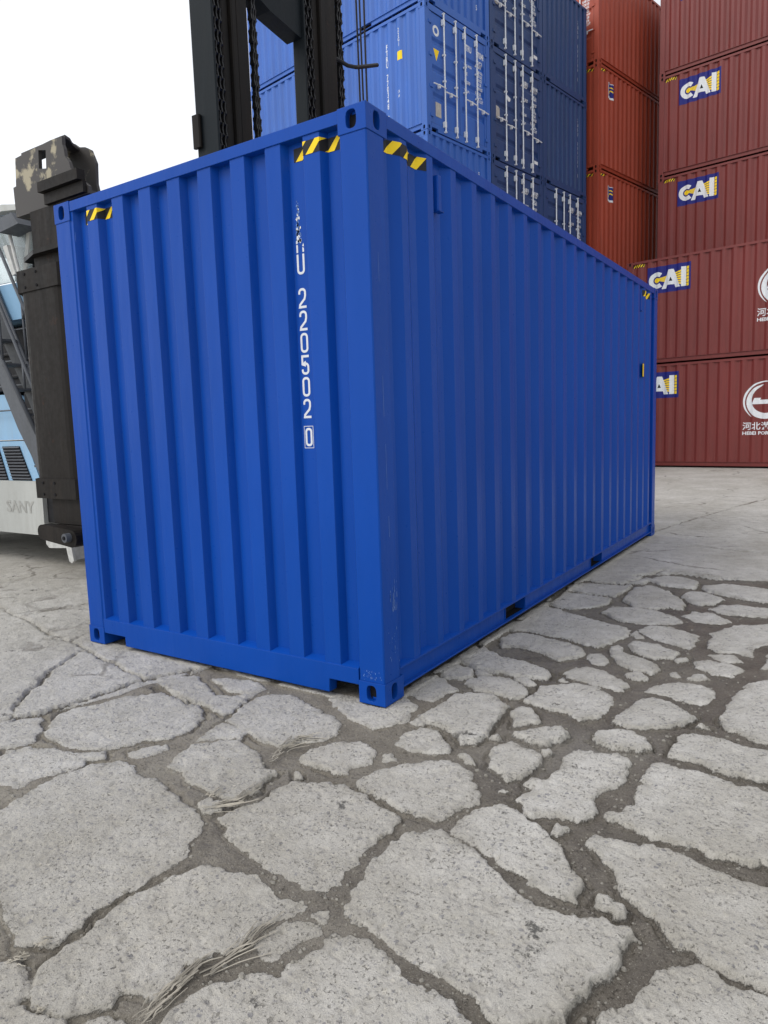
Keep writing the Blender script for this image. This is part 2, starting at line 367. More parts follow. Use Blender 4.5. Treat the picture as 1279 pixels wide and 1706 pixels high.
def build_ground():
    cx, cy = 1.893, -2.847
    th0 = math.degrees(YAW)
    a1 = np.radians(np.concatenate([np.arange(-50, 50, .125), np.arange(50, 310, 2.0)])+th0)
    na = len(a1); rr = [0.02, .3, .6, .9]; q = 1.2
    while q < 13: rr.append(q); q *= 1.0032
    while q < 1500: rr.append(q); q *= 1.02 if q < 60 else 1.2
    rr = np.array(rr); nr = len(rr)
    X = (cx-np.sin(a1)[None, :]*rr[:, None]).ravel(); Y = (cy+np.cos(a1)[None, :]*rr[:, None]).ravel()
    near = (np.hypot(X-cx, Y-cy) < 26)
    x, y = X[near], Y[near]
    # slightly wander the coordinates so that every slab outline is ragged
    wx = x+fbm(x, y, 9, 3)*.020+fbm(x, y, 30, 3)*.018; wy = y+fbm(x+40, y, 9, 3)*.020+fbm(x+40, y, 30, 3)*.018
    slab = np.full(x.shape, -1.0); sid = np.zeros(x.shape)
    for k, P in enumerate(poly_list(SLABS)):
        lo = P.min(0)-.3; hi = P.max(0)+.3
        mk = (wx > lo[0]) & (wx < hi[0]) & (wy > lo[1]) & (wy < hi[1])
        s = poly_sd(wx[mk], wy[mk], P); old = slab[mk]; up = s > old
        slab[mk] = np.where(up, s, old); t = sid[mk]; t[up] = (k*.618) % 1; sid[mk] = t
    # broken paving beyond the traced part: irregular cells
    C = .62; gx = np.floor(x/C).astype(int); gy = np.floor(y/C).astype(int); F1 = np.full(x.shape, 9.); F2 = F1.copy(); ci = np.zeros(x.shape)
    for i in (-1, 0, 1):
        for j in (-1, 0, 1):
            px = (gx+i+.15+.7*_T[(gx+i) & 511, (gy+j) & 511])*C; py = (gy+j+.15+.7*_T[(gy+j+91) & 511, (gx+i+33) & 511])*C
            d = np.hypot(wx-px, wy-py); c = _T[(gx+i+7) & 511, (gy+j+5) & 511]
            F2 = np.where(d < F1, F1, np.minimum(F2, d)); ci = np.where(d < F1, c, ci); F1 = np.minimum(F1, d)
    vor = (F2-F1)*.5-.025
    seen = poly_sd(x, y, poly_list(SEEN)[0]) > 0
    zone = poly_sd(x, y, poly_list(ZONE)[0])+fbm(x, y, 1.5, 2)*.08*(~seen)
    under = (x < .0) & (x > -2.44) & (y > 0) & (y < 6.05)
    slab = np.where(seen & ~under, slab, vor); sid = np.where(seen & ~under, sid, ci)
    sdv = np.maximum(slab, -zone)
    hair = np.full(x.shape, 9.0)
    for l in CRACKS.split('\n'):
        w = float(l.split(';')[0]); P = poly_list(l)[0]
        for p, qq in zip(P[:-1], P[1:]):
            hair = np.minimum(hair, seg_d(wx, wy, p, qq)-w*.0065*(1+.9*fbm(x, y, 3, 2)))
    sdv = np.minimum(sdv, np.where(hair < .2, hair, 9))
    sdv = sdv+fbm(x, y, 60, 2)*.003
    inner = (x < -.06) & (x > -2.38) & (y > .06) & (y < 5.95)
    sdv = np.where(inner, -.03, sdv)  # mud colour painted in under the container to deepen its contact shadow
    depth = np.clip(.016+.022*fbm(x, y, 1.3, 3), .004, .05)
    depth = np.where(hair < .03, np.maximum(depth, .026), depth)
    t = np.clip((sdv+.005)/(.013+.010*fbm(x, y, 6, 2)), 0, 1); t = t*t*(3-2*t)
    tilt = (sid-.5)*.006
    h = -.004+t*0+np.where(t > 0, (tilt-.002)*t, 0)-depth*(1-t)
    pit = np.clip(fbm(x, y, 38, 3)-.12, 0, 1)
    groove = np.exp(-((sdv+.012)/.008)**2)*np.clip(fbm(x+5, y, 2.2, 2)*2.5+.2, 0, 1)*.022
    h = h+t*(fbm(x, y, 14, 3)*.0034-pit*.012)+(1-t)*fbm(x, y, 22, 4)*.006-groove
    h = np.minimum(h, -.0005)
    far = np.clip((np.hypot(x-cx, y-cy)-9)/4, 0, 1); h = h*(1-far)+(-.004)*far
    H = np.full(X.shape, -.004); H[near] = h
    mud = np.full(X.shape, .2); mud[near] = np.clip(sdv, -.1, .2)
    dust = np.zeros(X.shape); dust[near] = np.clip(fbm(x, y, 1.1, 3)*1.2-.05-.25*x, 0, 1)*.7
    wet = np.zeros(X.shape); wet[near] = np.clip(.38+(x*.5)+fbm(x, y, .8, 3)*.5+np.where(hair < .04, .7, 0), 0, 1)
    rough = np.zeros(X.shape); rough[near] = np.clip(-zone*2, 0, 1)
    V = np.stack([X, Y, H], 1)
    me = bpy.data.meshes.new('ground')
    i = np.arange(nr-1)[:, None]*na; j = np.arange(na)[None, :]; j2 = (j+1) % na
    Fq = np.stack([i+j, i+j2, i+na+j2, i+na+j], 2).reshape(-1, 4)[:, ::-1]
    me.vertices.add(len(V)); me.vertices.foreach_set('co', V.ravel().astype('f'))
    me.loops.add(Fq.size); me.loops.foreach_set('vertex_index', Fq.ravel().astype('i'))
    me.polygons.add(len(Fq)); me.polygons.foreach_set('loop_start', (np.arange(len(Fq))*4).astype('i'))
    me.update(calc_edges=True)
    for nm, arr in (('mud', mud), ('dust', dust), ('wet', wet), ('smoothslab', rough)):
        at = me.attributes.new(nm, 'FLOAT', 'POINT'); at.data.foreach_set('value', arr.astype('f'))
    me.shade_smooth()
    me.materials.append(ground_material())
    return tag(link('ground', me), 'cracked pale concrete yard with mud in the joints', kind='structure'), (x, y, sdv, h)
def ground_material():
    mt, nt, b = new_mat('broken_concrete'); L = nt.links
    P = N(nt, 'ShaderNodeTexCoord').outputs['Object']
    A = {k: N(nt, 'ShaderNodeAttribute', attribute_name=k).outputs['Fac'] for k in ('mud', 'dust', 'wet', 'smoothslab')}
    big = noise(nt, P, 1.3, 5, .6); mid = noise(nt, P, 9, 6, .65); fine = noise(nt, P, 70, 5, .65); gr = noise(nt, P, 330, 3, .6)
    c = mixc(nt, ramp(nt, big, .35, .65), (.475, .455, .412), (.585, .565, .525))
    c = mixc(nt, ramp(nt, mid, .35, .75), c, mixc(nt, 1.0, c, (.80, .79, .77), 'MULTIPLY'))
    # exposed pebbles of the aggregate, two sizes
    hts = []
    for sc_, lo in ((46, .60), (95, .48)):
        vo = N(nt, 'ShaderNodeTexVoronoi', Scale=sc_, Randomness=1.0); vo.feature = 'F1'
        wv = N(nt, 'ShaderNodeVectorMath', operation='ADD'); nz = N(nt, 'ShaderNodeTexNoise', Scale=90.0, Detail=2.0); L.new(P, nz.inputs['Vector'])
        sv = N(nt, 'ShaderNodeVectorMath', operation='SCALE'); sv.inputs['Scale'].default_value = .010; L.new(nz.outputs['Color'], sv.inputs[0])
        L.new(P, wv.inputs[0]); L.new(sv.outputs[0], wv.inputs[1]); L.new(wv.outputs[0], vo.inputs['Vector'])
        sel = N(nt, 'ShaderNodeSeparateColor'); L.new(vo.outputs['Color'], sel.inputs[0])
        pm = N(nt, 'ShaderNodeMath', operation='MULTIPLY'); L.new(ramp(nt, vo.outputs['Distance'], .40, .30, (0, 0, 0, 1), (1, 1, 1, 1)) if False else ramp(nt, vo.outputs['Distance'], .28, .38, (1, 1, 1, 1), (0, 0, 0, 1)), pm.inputs[0]); L.new(ramp(nt, sel.outputs[0], lo, lo+.05), pm.inputs[1])
        pm2 = N(nt, 'ShaderNodeMath', operation='MULTIPLY'); L.new(pm.outputs[0], pm2.inputs[0]); L.new(ramp(nt, mid, .38, .55), pm2.inputs[1])
        c = mixc(nt, pm2.outputs[0], c, mixc(nt, ramp(nt, sel.outputs[1], .2, .8), (.27, .265, .27), (.55, .52, .46)))
        hts.append(pm2.outputs[0])
    # small pits where pebbles have dropped out
    pn = noise(nt, P, 88, 4, .6); pm_ = noise(nt, P, 11, 4, .6)
    pt = N(nt, 'ShaderNodeMath', operation='MULTIPLY'); L.new(ramp(nt, pn, .60, .665), pt.inputs[0]); L.new(ramp(nt, pm_, .42, .62), pt.inputs[1])
    c = mixc(nt, ramp(nt, fine, .62, .76), c, (.33, .312, .28))
    c = mixc(nt, pt.outputs[0], c, (.34, .322, .29))
    c = mixc(nt, ramp(nt, gr, .3, .7), mixc(nt, 1.0, c, (.82, .82, .82), 'MULTIPLY'), mixc(nt, 1.0, c, (1.14, 1.14, 1.14), 'MULTIPLY'))
    # old weathered hairlines and blotches across the unbroken part of the yard
    ww = N(nt, 'ShaderNodeVectorMath', operation='ADD'); wz = N(nt, 'ShaderNodeTexNoise', Scale=2.2, Detail=5.0); L.new(P, wz.inputs['Vector'])
    ws = N(nt, 'ShaderNodeVectorMath', operation='SCALE'); ws.inputs['Scale'].default_value = .5; L.new(wz.outputs['Color'], ws.inputs[0]); L.new(P, ww.inputs[0]); L.new(ws.outputs[0], ww.inputs[1])
    ve = N(nt, 'ShaderNodeTexVoronoi', Scale=.62); ve.feature = 'DISTANCE_TO_EDGE'; L.new(ww.outputs[0], ve.inputs['Vector'])
    hl = N(nt, 'ShaderNodeMath', operation='MULTIPLY'); L.new(ramp(nt, ve.outputs['Distance'], .006, .014, (1, 1, 1, 1), (0, 0, 0, 1)), hl.inputs[0]); L.new(A['smoothslab'], hl.inputs[1])
    hl2 = N(nt, 'ShaderNodeMath', operation='MULTIPLY'); L.new(hl.outputs[0], hl2.inputs[0]); L.new(ramp(nt, big, .47, .60), hl2.inputs[1])
    c = mixc(nt, hl2.outputs[0], c, (.24, .225, .20))
    bl = noise(nt, P, .45, 7, .68, (1.0, .45, 1))
    c = mixc(nt, ramp(nt, bl, .46, .70), c, mixc(nt, 1.0, c, (.78, .76, .72), 'MULTIPLY'))
    # dark tar-like stains
    st = noise(nt, P, 3.1, 9, .74)
    c = mixc(nt, ramp(nt, st, .63, .66), c, (.12, .115, .105))
    # mud
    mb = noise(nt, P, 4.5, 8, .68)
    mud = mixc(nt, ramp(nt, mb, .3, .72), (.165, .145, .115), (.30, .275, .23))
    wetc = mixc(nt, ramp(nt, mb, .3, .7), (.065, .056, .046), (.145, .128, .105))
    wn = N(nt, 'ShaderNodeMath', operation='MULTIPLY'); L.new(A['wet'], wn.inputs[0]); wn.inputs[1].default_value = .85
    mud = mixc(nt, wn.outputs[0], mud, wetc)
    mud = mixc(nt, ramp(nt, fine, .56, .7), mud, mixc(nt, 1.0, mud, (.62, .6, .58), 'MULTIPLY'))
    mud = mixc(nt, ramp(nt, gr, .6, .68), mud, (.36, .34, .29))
    # crisp ragged border: distance to the slab edge plus fine noise
    def madd(a, b_, c_):
        n = N(nt, 'ShaderNodeMath', operation='MULTIPLY_ADD'); L.new(a, n.inputs[0]); n.inputs[1].default_value = b_
        if isinstance(c_, bpy.types.NodeSocket): L.new(c_, n.inputs[2])
        else: n.inputs[2].default_value = c_
        return n.outputs[0]
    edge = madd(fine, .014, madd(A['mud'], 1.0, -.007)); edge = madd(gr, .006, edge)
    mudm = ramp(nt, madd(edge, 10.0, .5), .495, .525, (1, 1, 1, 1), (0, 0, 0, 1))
    near_e = ramp(nt, madd(edge, 5.0, .5), .5, .78, (1, 1, 1, 1), (0, 0, 0, 1))
    dn = N(nt, 'ShaderNodeMath', operation='MULTIPLY'); L.new(near_e, dn.inputs[0]); L.new(ramp(nt, mb, .42, .58), dn.inputs[1])
    dn2 = N(nt, 'ShaderNodeMath', operation='MULTIPLY'); L.new(dn.outputs[0], dn2.inputs[0]); dn2.inputs[1].default_value = .6
    c = mixc(nt, dn2.outputs[0], c, (.30, .28, .24))
    # mud turning to pale dust in places
    mud = mixc(nt, A['dust'], mud, mixc(nt, .5, mud, (.42, .40, .36)))
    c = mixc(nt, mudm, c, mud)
    L.new(c, b.inputs['Base Color'])
    rg = N(nt, 'ShaderNodeMath', operation='MULTIPLY'); L.new(mudm, rg.inputs[0]); L.new(A['wet'], rg.inputs[1])
    L.new(ramp(nt, rg.outputs[0], .2, 1, (.9, .9, .9, 1), (.42, .42, .42, 1)), b.inputs['Roughness'])
    b.inputs['Specular IOR Level'].default_value = .3
    prev = None
    for hsrc, st_, di in ((fine, .8, .012), (gr, .6, .004), (mudm, .6, -.004), (hts[0], .5, .004), (hts[1], .4, .003), (pt.outputs[0], .9, -.008)):
        bn = N(nt, 'ShaderNodeBump', Strength=st_, Distance=abs(di)); bn.invert = di < 0; L.new(hsrc, bn.inputs['Height'])
        if prev: L.new(prev, bn.inputs['Normal'])
        prev = bn.outputs[0]
    L.new(prev, b.inputs['Normal'])
    return mt
GROUND, (gx_, gy_, gs_, gh_) = build_ground()
# ---------------------------------------------------------------- flat marks: lettering, films, logos (2-D shapes laid on a panel)
def strip(pts, w, closed=False):
    """thick polyline -> list of quads"""
    P = [Vector(p) for p in pts]; n = len(P); L = []; Rr = []
    for i in range(n):
        a = P[i-1] if (i > 0 or closed) else None; c = P[(i+1) % n] if (i < n-1 or closed) else None
        d1 = (P[i]-a).normalized() if a is not None else None; d2 = (c-P[i]).normalized() if c is not None else None
        d = ((d1 or d2)+(d2 or d1)); d = d.normalized() if d.length > 1e-6 else (d1 or d2)
        nn = Vector((-d.y, d.x)); k = 1/max(.4, nn.dot(Vector((-(d2 or d1).y, (d2 or d1).x))))
        L.append(P[i]+nn*w/2*k); Rr.append(P[i]-nn*w/2*k)
    m = n if closed else n-1
    return [[L[i], Rr[i], Rr[(i+1) % n], L[(i+1) % n]] for i in range(m)]
def arc(cx, cy, r, a0, a1, n=20, ry=None):
    return [(cx+r*math.cos(R(a0+(a1-a0)*i/n)), cy+(ry or r)*math.sin(R(a0+(a1-a0)*i/n))) for i in range(n+1)]
def rrect(x0, x1, y0, y1, r, n=5):
    p = []
    for cx, cy, a in ((x1-r, y1-r, 0), (x0+r, y1-r, 90), (x0+r, y0+r, 180), (x1-r, y0+r, 270)): p += arc(cx, cy, r, a, a+90, n)
    return p
def glyph(ch, w, h, t):
    x0, x1, y0, y1 = t/2, w-t/2, t/2, h-t/2; r = (x1-x0)*.42
    if ch == '0': return strip(rrect(x0, x1, y0, y1, r), t, True)
    if ch == 'U': return strip([(x0, h)]+arc(x0+r, y0+r, r, 180, 270, 5)+arc(x1-r, y0+r, r, 270, 360, 5)+[(x1, h)], t)
    if ch == '2': return strip([(x0, h*.70)]+arc(x0+r, y1-r, r, 180, 90, 5)+arc(x1-r, y1-r, r, 90, 0, 5)+[(x1, h*.62), (x1-.1*w, h*.45), (x0+.05*w, y0+.12*h), (x0, y0), (w, y0)], t)
    if ch == '5': return strip([(w, y1), (x0, y1), (x0, h*.56), (x1-r, h*.56)]+arc(x1-r, h*.56-r, r, 90, 0, 5)+arc(x1-r, y0+r, r, 0, -90, 5)+arc(x0+r, y0+r, r, 270, 180, 4)+[(x0, h*.28)], t)
    return []
def font2d(s, h, xs=1.0, bold=0.0):
    """text as flat faces, capital height h, origin bottom left"""
    key = ('font', s, h, xs, bold)
    def fn():
        c = bpy.data.curves.new('lettering', 'FONT'); c.body = s; c.size = 1; c.offset = bold; c.resolution_u = 2
        o = bpy.data.objects.new('lettering', c); COL.objects.link(o)
        me = bpy.data.meshes.new_from_object(o.evaluated_get(bpy.context.evaluated_depsgraph_get()))
        V = [v.co.copy() for v in me.vertices]; F = [tuple(p.vertices) for p in me.polygons]
        bpy.data.objects.remove(o); bpy.data.curves.remove(c); bpy.data.meshes.remove(me)
        k = h/.72
        return [[(V[i].x*k*xs, V[i].y*k) for i in q] for q in F]
    return cached(key, fn)
def width2d(F): return max(p[0] for q in F for p in q)
def shift(F, dx, dy, k=1.0): return [[(p[0]*k+dx, p[1]*k+dy) for p in q] for q in F]
def vertical(s, h, xs, pitch, bold=.02):
    F = []
    for i, ch in enumerate(s):
        if ch == ' ': continue
        g = font2d(ch, h, xs, bold); F += shift(g, -width2d(g)/2, -i*pitch)
    return F
def vertical_parts(name, s, h, xs, pitch, fr_, parent, du, dv):
    """a stacked code, one part for each word of it"""
    i = 0
    for w in s.split(' '):
        drape(name, [(vertical(w, h, xs, pitch), WHITE, .0015)], fr_, parent, du, dv-i*pitch); i += len(w)+1
class Frame:
    """one face of a container: u to the right and v up as seen from outside, d outwards"""
    def __init__(s, O, U, n, prof=None, vprof=None): s.O, s.U, s.n, s.prof, s.vprof = Vector(O), Vector(U), Vector(n), prof, vprof
    def P(s, u_, v, d=0): return s.O+s.U*u_+Vector((0, 0, 1))*v+s.n*d
    def depth(s, u_, v):
        pr, t = (s.prof, u_) if s.prof else (s.vprof, v)
        if not pr: return 0
        return float(np.interp(t, [p[0] for p in pr], [p[1] for p in pr]))
def drape(name, layers, fr, parent, du=0, dv=0, key=None):
    """layers: [(faces2d, material, lift)]; follows the corrugation of the frame"""
    mats = []; V = []; F = []; MI = []
    for faces, mt, lift in layers:
        if mt not in mats: mats.append(mt)
        bm = bmesh.new()
        for q in faces:
            vs = [bm.verts.new((p[0]+du, p[1]+dv, 0)) for p in q]
            try: bm.faces.new(vs)
            except ValueError: pass
        bmesh.ops.remove_doubles(bm, verts=bm.verts, dist=1e-6)
        if bm.verts:
            if fr.prof:
                lo = min(v.co.x for v in bm.verts); hi = max(v.co.x for v in bm.verts)
                for (t, _) in fr.prof:
                    if lo < t < hi: bmesh.ops.bisect_plane(bm, geom=bm.verts[:]+bm.edges[:]+bm.faces[:], plane_co=(t, 0, 0), plane_no=(1, 0, 0))
            elif fr.vprof:
                lo = min(v.co.y for v in bm.verts); hi = max(v.co.y for v in bm.verts)
                for (t, _) in fr.vprof:
                    if lo < t < hi: bmesh.ops.bisect_plane(bm, geom=bm.verts[:]+bm.edges[:]+bm.faces[:], plane_co=(0, t, 0), plane_no=(0, 1, 0))
        bm.verts.index_update(); i0 = len(V)
        for v in bm.verts: V.append(tuple(fr.P(v.co.x, v.co.y, fr.depth(v.co.x, v.co.y)+lift)))
        for q in bm.faces: F.append(tuple(i0+v.index for v in q.verts)); MI.append(mats.index(mt))
        bm.free()
    me = bpy.data.meshes.new(name); me.from_pydata(V, [], F)
    for mt in mats: me.materials.append(mt)
    me.polygons.foreach_set('material_index', MI); me.update()
    return link(name, me, parent)
def rect(x0, x1, y0, y1): return [[(x0, y0), (x1, y0), (x1, y1), (x0, y1)]]
def hazard(fr, parent, u0, u1, v0, v1, n=3, lean=.06):
    y = []; w = (u1-u0)/n
    for i in range(n):
        a = u0+w*(i+.12); b = a+w*.44
        q = [(a, v0), (b, v0), (min(b+lean, u1), v1), (min(a+lean, u1), v1)]
        y.append(q)
    return drape('hazard_sticker', [(rect(u0, u1, v0, v1), BLK, .0015), (y, YEL, .0025)], fr, parent)

# ---------------------------------------------------------------- shipping containers
W_ = 2.438
def corr(u0, u1, c0, pitch, ho, hi, d0, d1):
    """trapezoid corrugation: recess centres c0+k*pitch, half widths ho (outer) / hi (inner)"""
    p = []; c = c0
    def add(t, d):
        if u0 < t < u1: p.append((t, d))
    while c-ho < u1:
        add(c-ho, d0); add(c-hi, d1); add(c+hi, d1); add(c+ho, d0); c += pitch
    def at(t):
        k = round((t-c0)/pitch); x = abs(t-(c0+k*pitch))
        return d0 if x >= ho else d1 if x <= hi else d1+(d0-d1)*(x-hi)/(ho-hi)
    return [(u0, at(u0))]+p+[(u1, at(u1))]
def sheet(fr, prof, z0, z1, vertical_=True):
    mb = MB()
    if vertical_:
        for (a, da), (b, db) in zip(prof[:-1], prof[1:]):
            mb.face([fr.P(a, z0, da), fr.P(b, z0, db), fr.P(b, z1, db), fr.P(a, z1, da)])
    return mb
def fitting_mesh(sx, sy, sz, mt):
    """corner casting 0.178 x 0.162 x 0.118 with oval holes on its outward faces; sx,sy,sz = outward signs"""
    A, B, Hh = .162, .178, .118; n = 28
    mb = MB()
    def face(O, U, V, Nn, w, h, cu, cv, ru, rv, hole, sq=3.0):
        O, U, V, Nn = map(Vector, (O, U, V, Nn))
        if not hole:
            mb.face([O, O+U*w, O+U*w+V*h, O+V*h]); return
        oval = []; outer = []
        for k in range(n):
            t = 2*math.pi*(k+.5)/n; c, s_ = math.cos(t), math.sin(t)
            e = 2/sq; ox = cu+ru*math.copysign(abs(c)**e, c); oy = cv+rv*math.copysign(abs(s_)**e, s_); oval.append((ox, oy))
            dx, dy = ox-cu, oy-cv; tt = 1e9
            if dx > 1e-9: tt = min(tt, (w-cu)/dx)
            if dx < -1e-9: tt = min(tt, -cu/dx)
            if dy > 1e-9: tt = min(tt, (h-cv)/dy)
            if dy < -1e-9: tt = min(tt, -cv/dy)
            outer.append((cu+dx*tt, cv+dy*tt))
        G = lambda p, d: O+U*p[0]+V*p[1]-Nn*d
        for k in range(n):
            j = (k+1) % n; a, b = outer[k], outer[j]
            pts = [G(a, 0)]
            if abs(a[0]-b[0]) > 1e-6 and abs(a[1]-b[1]) > 1e-6:
                cxr = 0 if min(a[0], b[0]) < 1e-6 else w; cyr = 0 if min(a[1], b[1]) < 1e-6 else h
                pts.append(G((cxr, cyr), 0))
            pts += [G(b, 0), G(oval[j], 0), G(oval[k], 0)]
            mb.m = 0; mb.face(pts)
            mb.face([G(oval[k], 0), G(oval[j], 0), G(oval[j], .032), G(oval[k], .032)])
        mb.m = 1; mb.face([G(p, .032) for p in oval]); mb.m = 0
    X = (1, 0, 0); Yv = (0, 1, 0); Z = (0, 0, 1)
    face((0, 0, 0), X, Z, (0, -1, 0), A, Hh, A*.48, Hh*.5, .030, .042, sy < 0)
    face((0, B, 0), X, Z, (0, 1, 0), A, Hh, A*.48, Hh*.5, .030, .042, sy > 0)
    face((0, 0, 0), Yv, Z, (-1, 0, 0), B, Hh, B*.5, Hh*.5, .028, .042, sx < 0)
    face((A, 0, 0), Yv, Z, (1, 0, 0), B, Hh, B*.5, Hh*.5, .028, .042, sx > 0)
    face((0, 0, 0), X, Yv, (0, 0, -1), A, B, A/2, B/2, .032, .062, sz < 0)
    face((0, 0, Hh), X, Yv, (0, 0, 1), A, B, A/2, B/2, .032, .062, sz > 0)
    return mb.mesh('corner_fitting', [mt, DARK])
def door_profile(H, n):
    z0, z1 = .19, H-.14; p = [(z0, 0)]
    for k in range(n):
        c = z0+(z1-z0)*(k+1)/(n+1)
        p += [(c-.085, 0), (c-.03, -.036), (c+.03, -.036), (c+.085, 0)]
    return p+[(z1, 0)]
def container(label, H, L, mt, loc, rz, end='blank', group=None, name='shipping_container', mpost=None, side0=(.20, .27), end0=(.252, .2478), detail=False, pockets=((1.575, 1.93), (3.54, 3.89)), grooves=3, category='shipping container'):
    root = empty(name, loc, rz, label=label, cat=category, group=group)
    K = (H, L, mt.name, end, detail)
    mp = mpost or mt
    fe0 = Frame((0, 0, 0), (1, 0, 0), (0, -1, 0)); fri = Frame((W_, 0, 0), (0, 1, 0), (1, 0, 0))
    fle = Frame((0, L, 0), (0, -1, 0), (-1, 0, 0)); fe1 = Frame((W_, L, 0), (-1, 0, 0), (0, 1, 0))
    for sx in (-1, 1):
        for sy in (-1, 1):
            for sz in (-1, 1):
                me = cached(('fit', sx, sy, sz, mt.name), lambda: fitting_mesh(sx, sy, sz, mp))
                e = .003
                link('corner_fitting', me, root, loc=(-e if sx < 0 else W_+e-.162, -e if sy < 0 else L+e-.178, 0 if sz < 0 else H-.118))
    def post(sx, sy):
        mb = MB(); x0, x1 = (0, .155) if sx < 0 else (W_-.155, W_); y0, y1 = (0, .15) if sy < 0 else (L-.15, L)
        mb.box(x0, x1, y0, y1, .118, H-.118, .006); return mb.mesh('corner_post', mp)
    for sx in (-1, 1):
        for sy in (-1, 1): link('corner_post', cached(('post', sx, sy)+K, lambda: post(sx, sy)), root)
    # top rails
    def toprail(sx):
        mb = MB(); x0, x1 = (0, .06) if sx < 0 else (W_-.06, W_); mb.box(x0, x1, .175, L-.175, H-.066, H-.004); return mb.mesh('top_side_rail', mt)
    for sx in (-1, 1): link('top_side_rail', cached(('tr', sx)+K, lambda: toprail(sx)), root)
    def header(sy, doors):
        mb = MB(); h = .13 if doors else .064; y0, y1 = (0, .06) if sy < 0 else (L-.06, L); mb.box(.159, W_-.159, y0, y1, H-h, H-.004); return mb.mesh('end_header', mt)
    link('end_header', cached(('hd', -1)+K, lambda: header(-1, end == 'doors')), root)
    link('end_header', cached(('hd', 1)+K, lambda: header(1, end != 'doors')), root)
    # bottom side rails with forklift pockets
    def bottomrail(sx):
        mb = MB(); cuts = [.175]+[t for p in pockets for t in p]+[L-.175]
        X = lambda d0, d1: (d0, d1) if sx < 0 else (W_-d1, W_-d0)
        for a, b in zip(cuts[::2], cuts[1::2]):
            mb.box(*X(.026, .032), a, b, .055, .152)
        mb.box(*X(0, .06), .15, L-.15, .153, .162)
        mb.box(*X(0, .032), .18, L-.18, .046, .0545)
        if detail: mb.prism([(.0605 if sx < 0 else W_-.0605, .1625), (.001 if sx < 0 else W_-.001, .1625), (.0605 if sx < 0 else W_-.0605, .184)], .16, L-.16, 'y')
        for a, b in pockets:
            mb.box(*X(.02, .6), a-.008, a-.001, .048, .151); mb.box(*X(.02, .6), b+.001, b+.008, .048, .151); mb.m = 1; mb.box(*X(.033, .6), a, b, .046, .050); mb.box(*X(.10, .105), a, b, .0505, .151); mb.m = 0
        me = mb.mesh('bottom_side_rail', [mt, DARK]); return me
    for sx in (-1, 1): link('bottom_side_rail', cached(('br', sx)+K, lambda: bottomrail(sx)), root)
    def sill(sy):
        mb = MB(); y0, y1 = (0, .065) if sy < 0 else (L-.065, L)
        mb.prism([(.160, .082), (.379, .082), (.383, .018), (2.082, .018), (2.086, .092), (W_-.160, .092), (W_-.160, .176), (.160, .176)], y0, y1, 'y')
        y0, y1 = (.0655, .13) if sy < 0 else (L-.13, L-.0655)
        mb.box(.16, W_-.16, y0, y1, .150, .1755)
        if detail: mb.prism([(.0665 if sy < 0 else L-.0665, .1765), (.001 if sy < 0 else L-.001, .1765), (.0665 if sy < 0 else L-.0665, .200)], .16, W_-.16, 'x')
        return mb.mesh('end_sill', mt)
    for sy in (-1, 1): link('end_sill', cached(('sill', sy)+K, lambda: sill(sy)), root)
    # corrugated walls
    ps = corr(.15, L-.15, side0[0], side0[1], .103, .035, -.005, -.041)
    pl = corr(.15, L-.15, .22, .275, .103, .035, -.005, -.041)
    pe = corr(.155, W_-.155, end0[0], end0[1], .073, .052, -.006, -.051)
    fri.prof = ps; fle.prof = pl; fe1.prof = pe
    link('side_panel', cached(('ri',)+K, lambda: sheet(fri, ps, .162, H-.066).mesh('side_panel', mt)), root)
    link('side_panel', cached(('le',)+K, lambda: sheet(fle, pl, .162, H-.066).mesh('side_panel', mt)), root)
    if end == 'blank':
        fe0.prof = pe
        link('end_panel', cached(('e0',)+K, lambda: sheet(fe0, pe, .1755, H-.064).mesh('end_panel', mt)), root)
        # plain closed leaves at the hidden far end
        def far():
            mb = MB(); mb.box(.16, W_-.16, L-.045, L-.02, .176, H-.13); return mb.mesh('end_door', mt)
        link('end_door', cached(('fd',)+K, far), root)
    else:
        link('end_panel', cached(('e1',)+K, lambda: sheet(fe1, pe, .1755, H-.064).mesh('end_panel', mt)), root)
        vp = door_profile(H, grooves); fe0.vprof = [(z, d-.022) for z, d in vp]
        for s_ in (0, 1):
            u0, u1 = (.165, 1.212) if s_ == 0 else (1.226, W_-.165)
            def leaf():
                mb = MB(); a, b = u0+.07, u1-.07
                for (z0, d0), (z1, d1) in zip(vp[:-1], vp[1:]):
                    if abs(z1-z0) < 1e-6: continue
                    mb.face([fe0.P(a, z0, d0-.022), fe0.P(b, z0, d0-.022), fe0.P(b, z1, d1-.022), fe0.P(a, z1, d1-.022)])
                zz0, zz1 = vp[0][0], vp[-1][0]
                for a_, b_ in ((u0, a-.0005), (b+.0005, u1)): mb.box(a_, b_, .012, .07, zz0, zz1)
                return mb.mesh('door', mt)
            d = link('door', cached(('leaf', s_)+K, leaf), root)
            def gasket():
                mb = MB(); a, b = u0-.006, u1+.006; z0, z1 = vp[0][0], vp[-1][0]
                for q in ((a, b, z0-.012, z0-.001), (a, b, z1+.001, z1+.012)): mb.box(q[0], q[1], .016, .06, q[2], q[3])
                mb.box(a, u0-.0005, .016, .06, z0, z1); mb.box(u1+.0005, b, .016, .06, z0, z1)
                return mb.mesh('gasket', BLK)
            link('gasket', cached(('gask', s_)+K, gasket), d)
            x = u0-.045 if s_ == 0 else u1-.06
            for z in (.3, .9, 1.55, 2.2):
                def hinge():
                    mb = MB(); mb.box(x, x+.105, -.014, .011, z, z+.06); return mb.mesh('hinge', mt)
                link('hinge', cached(('hin', s_, z)+K, hinge), d)
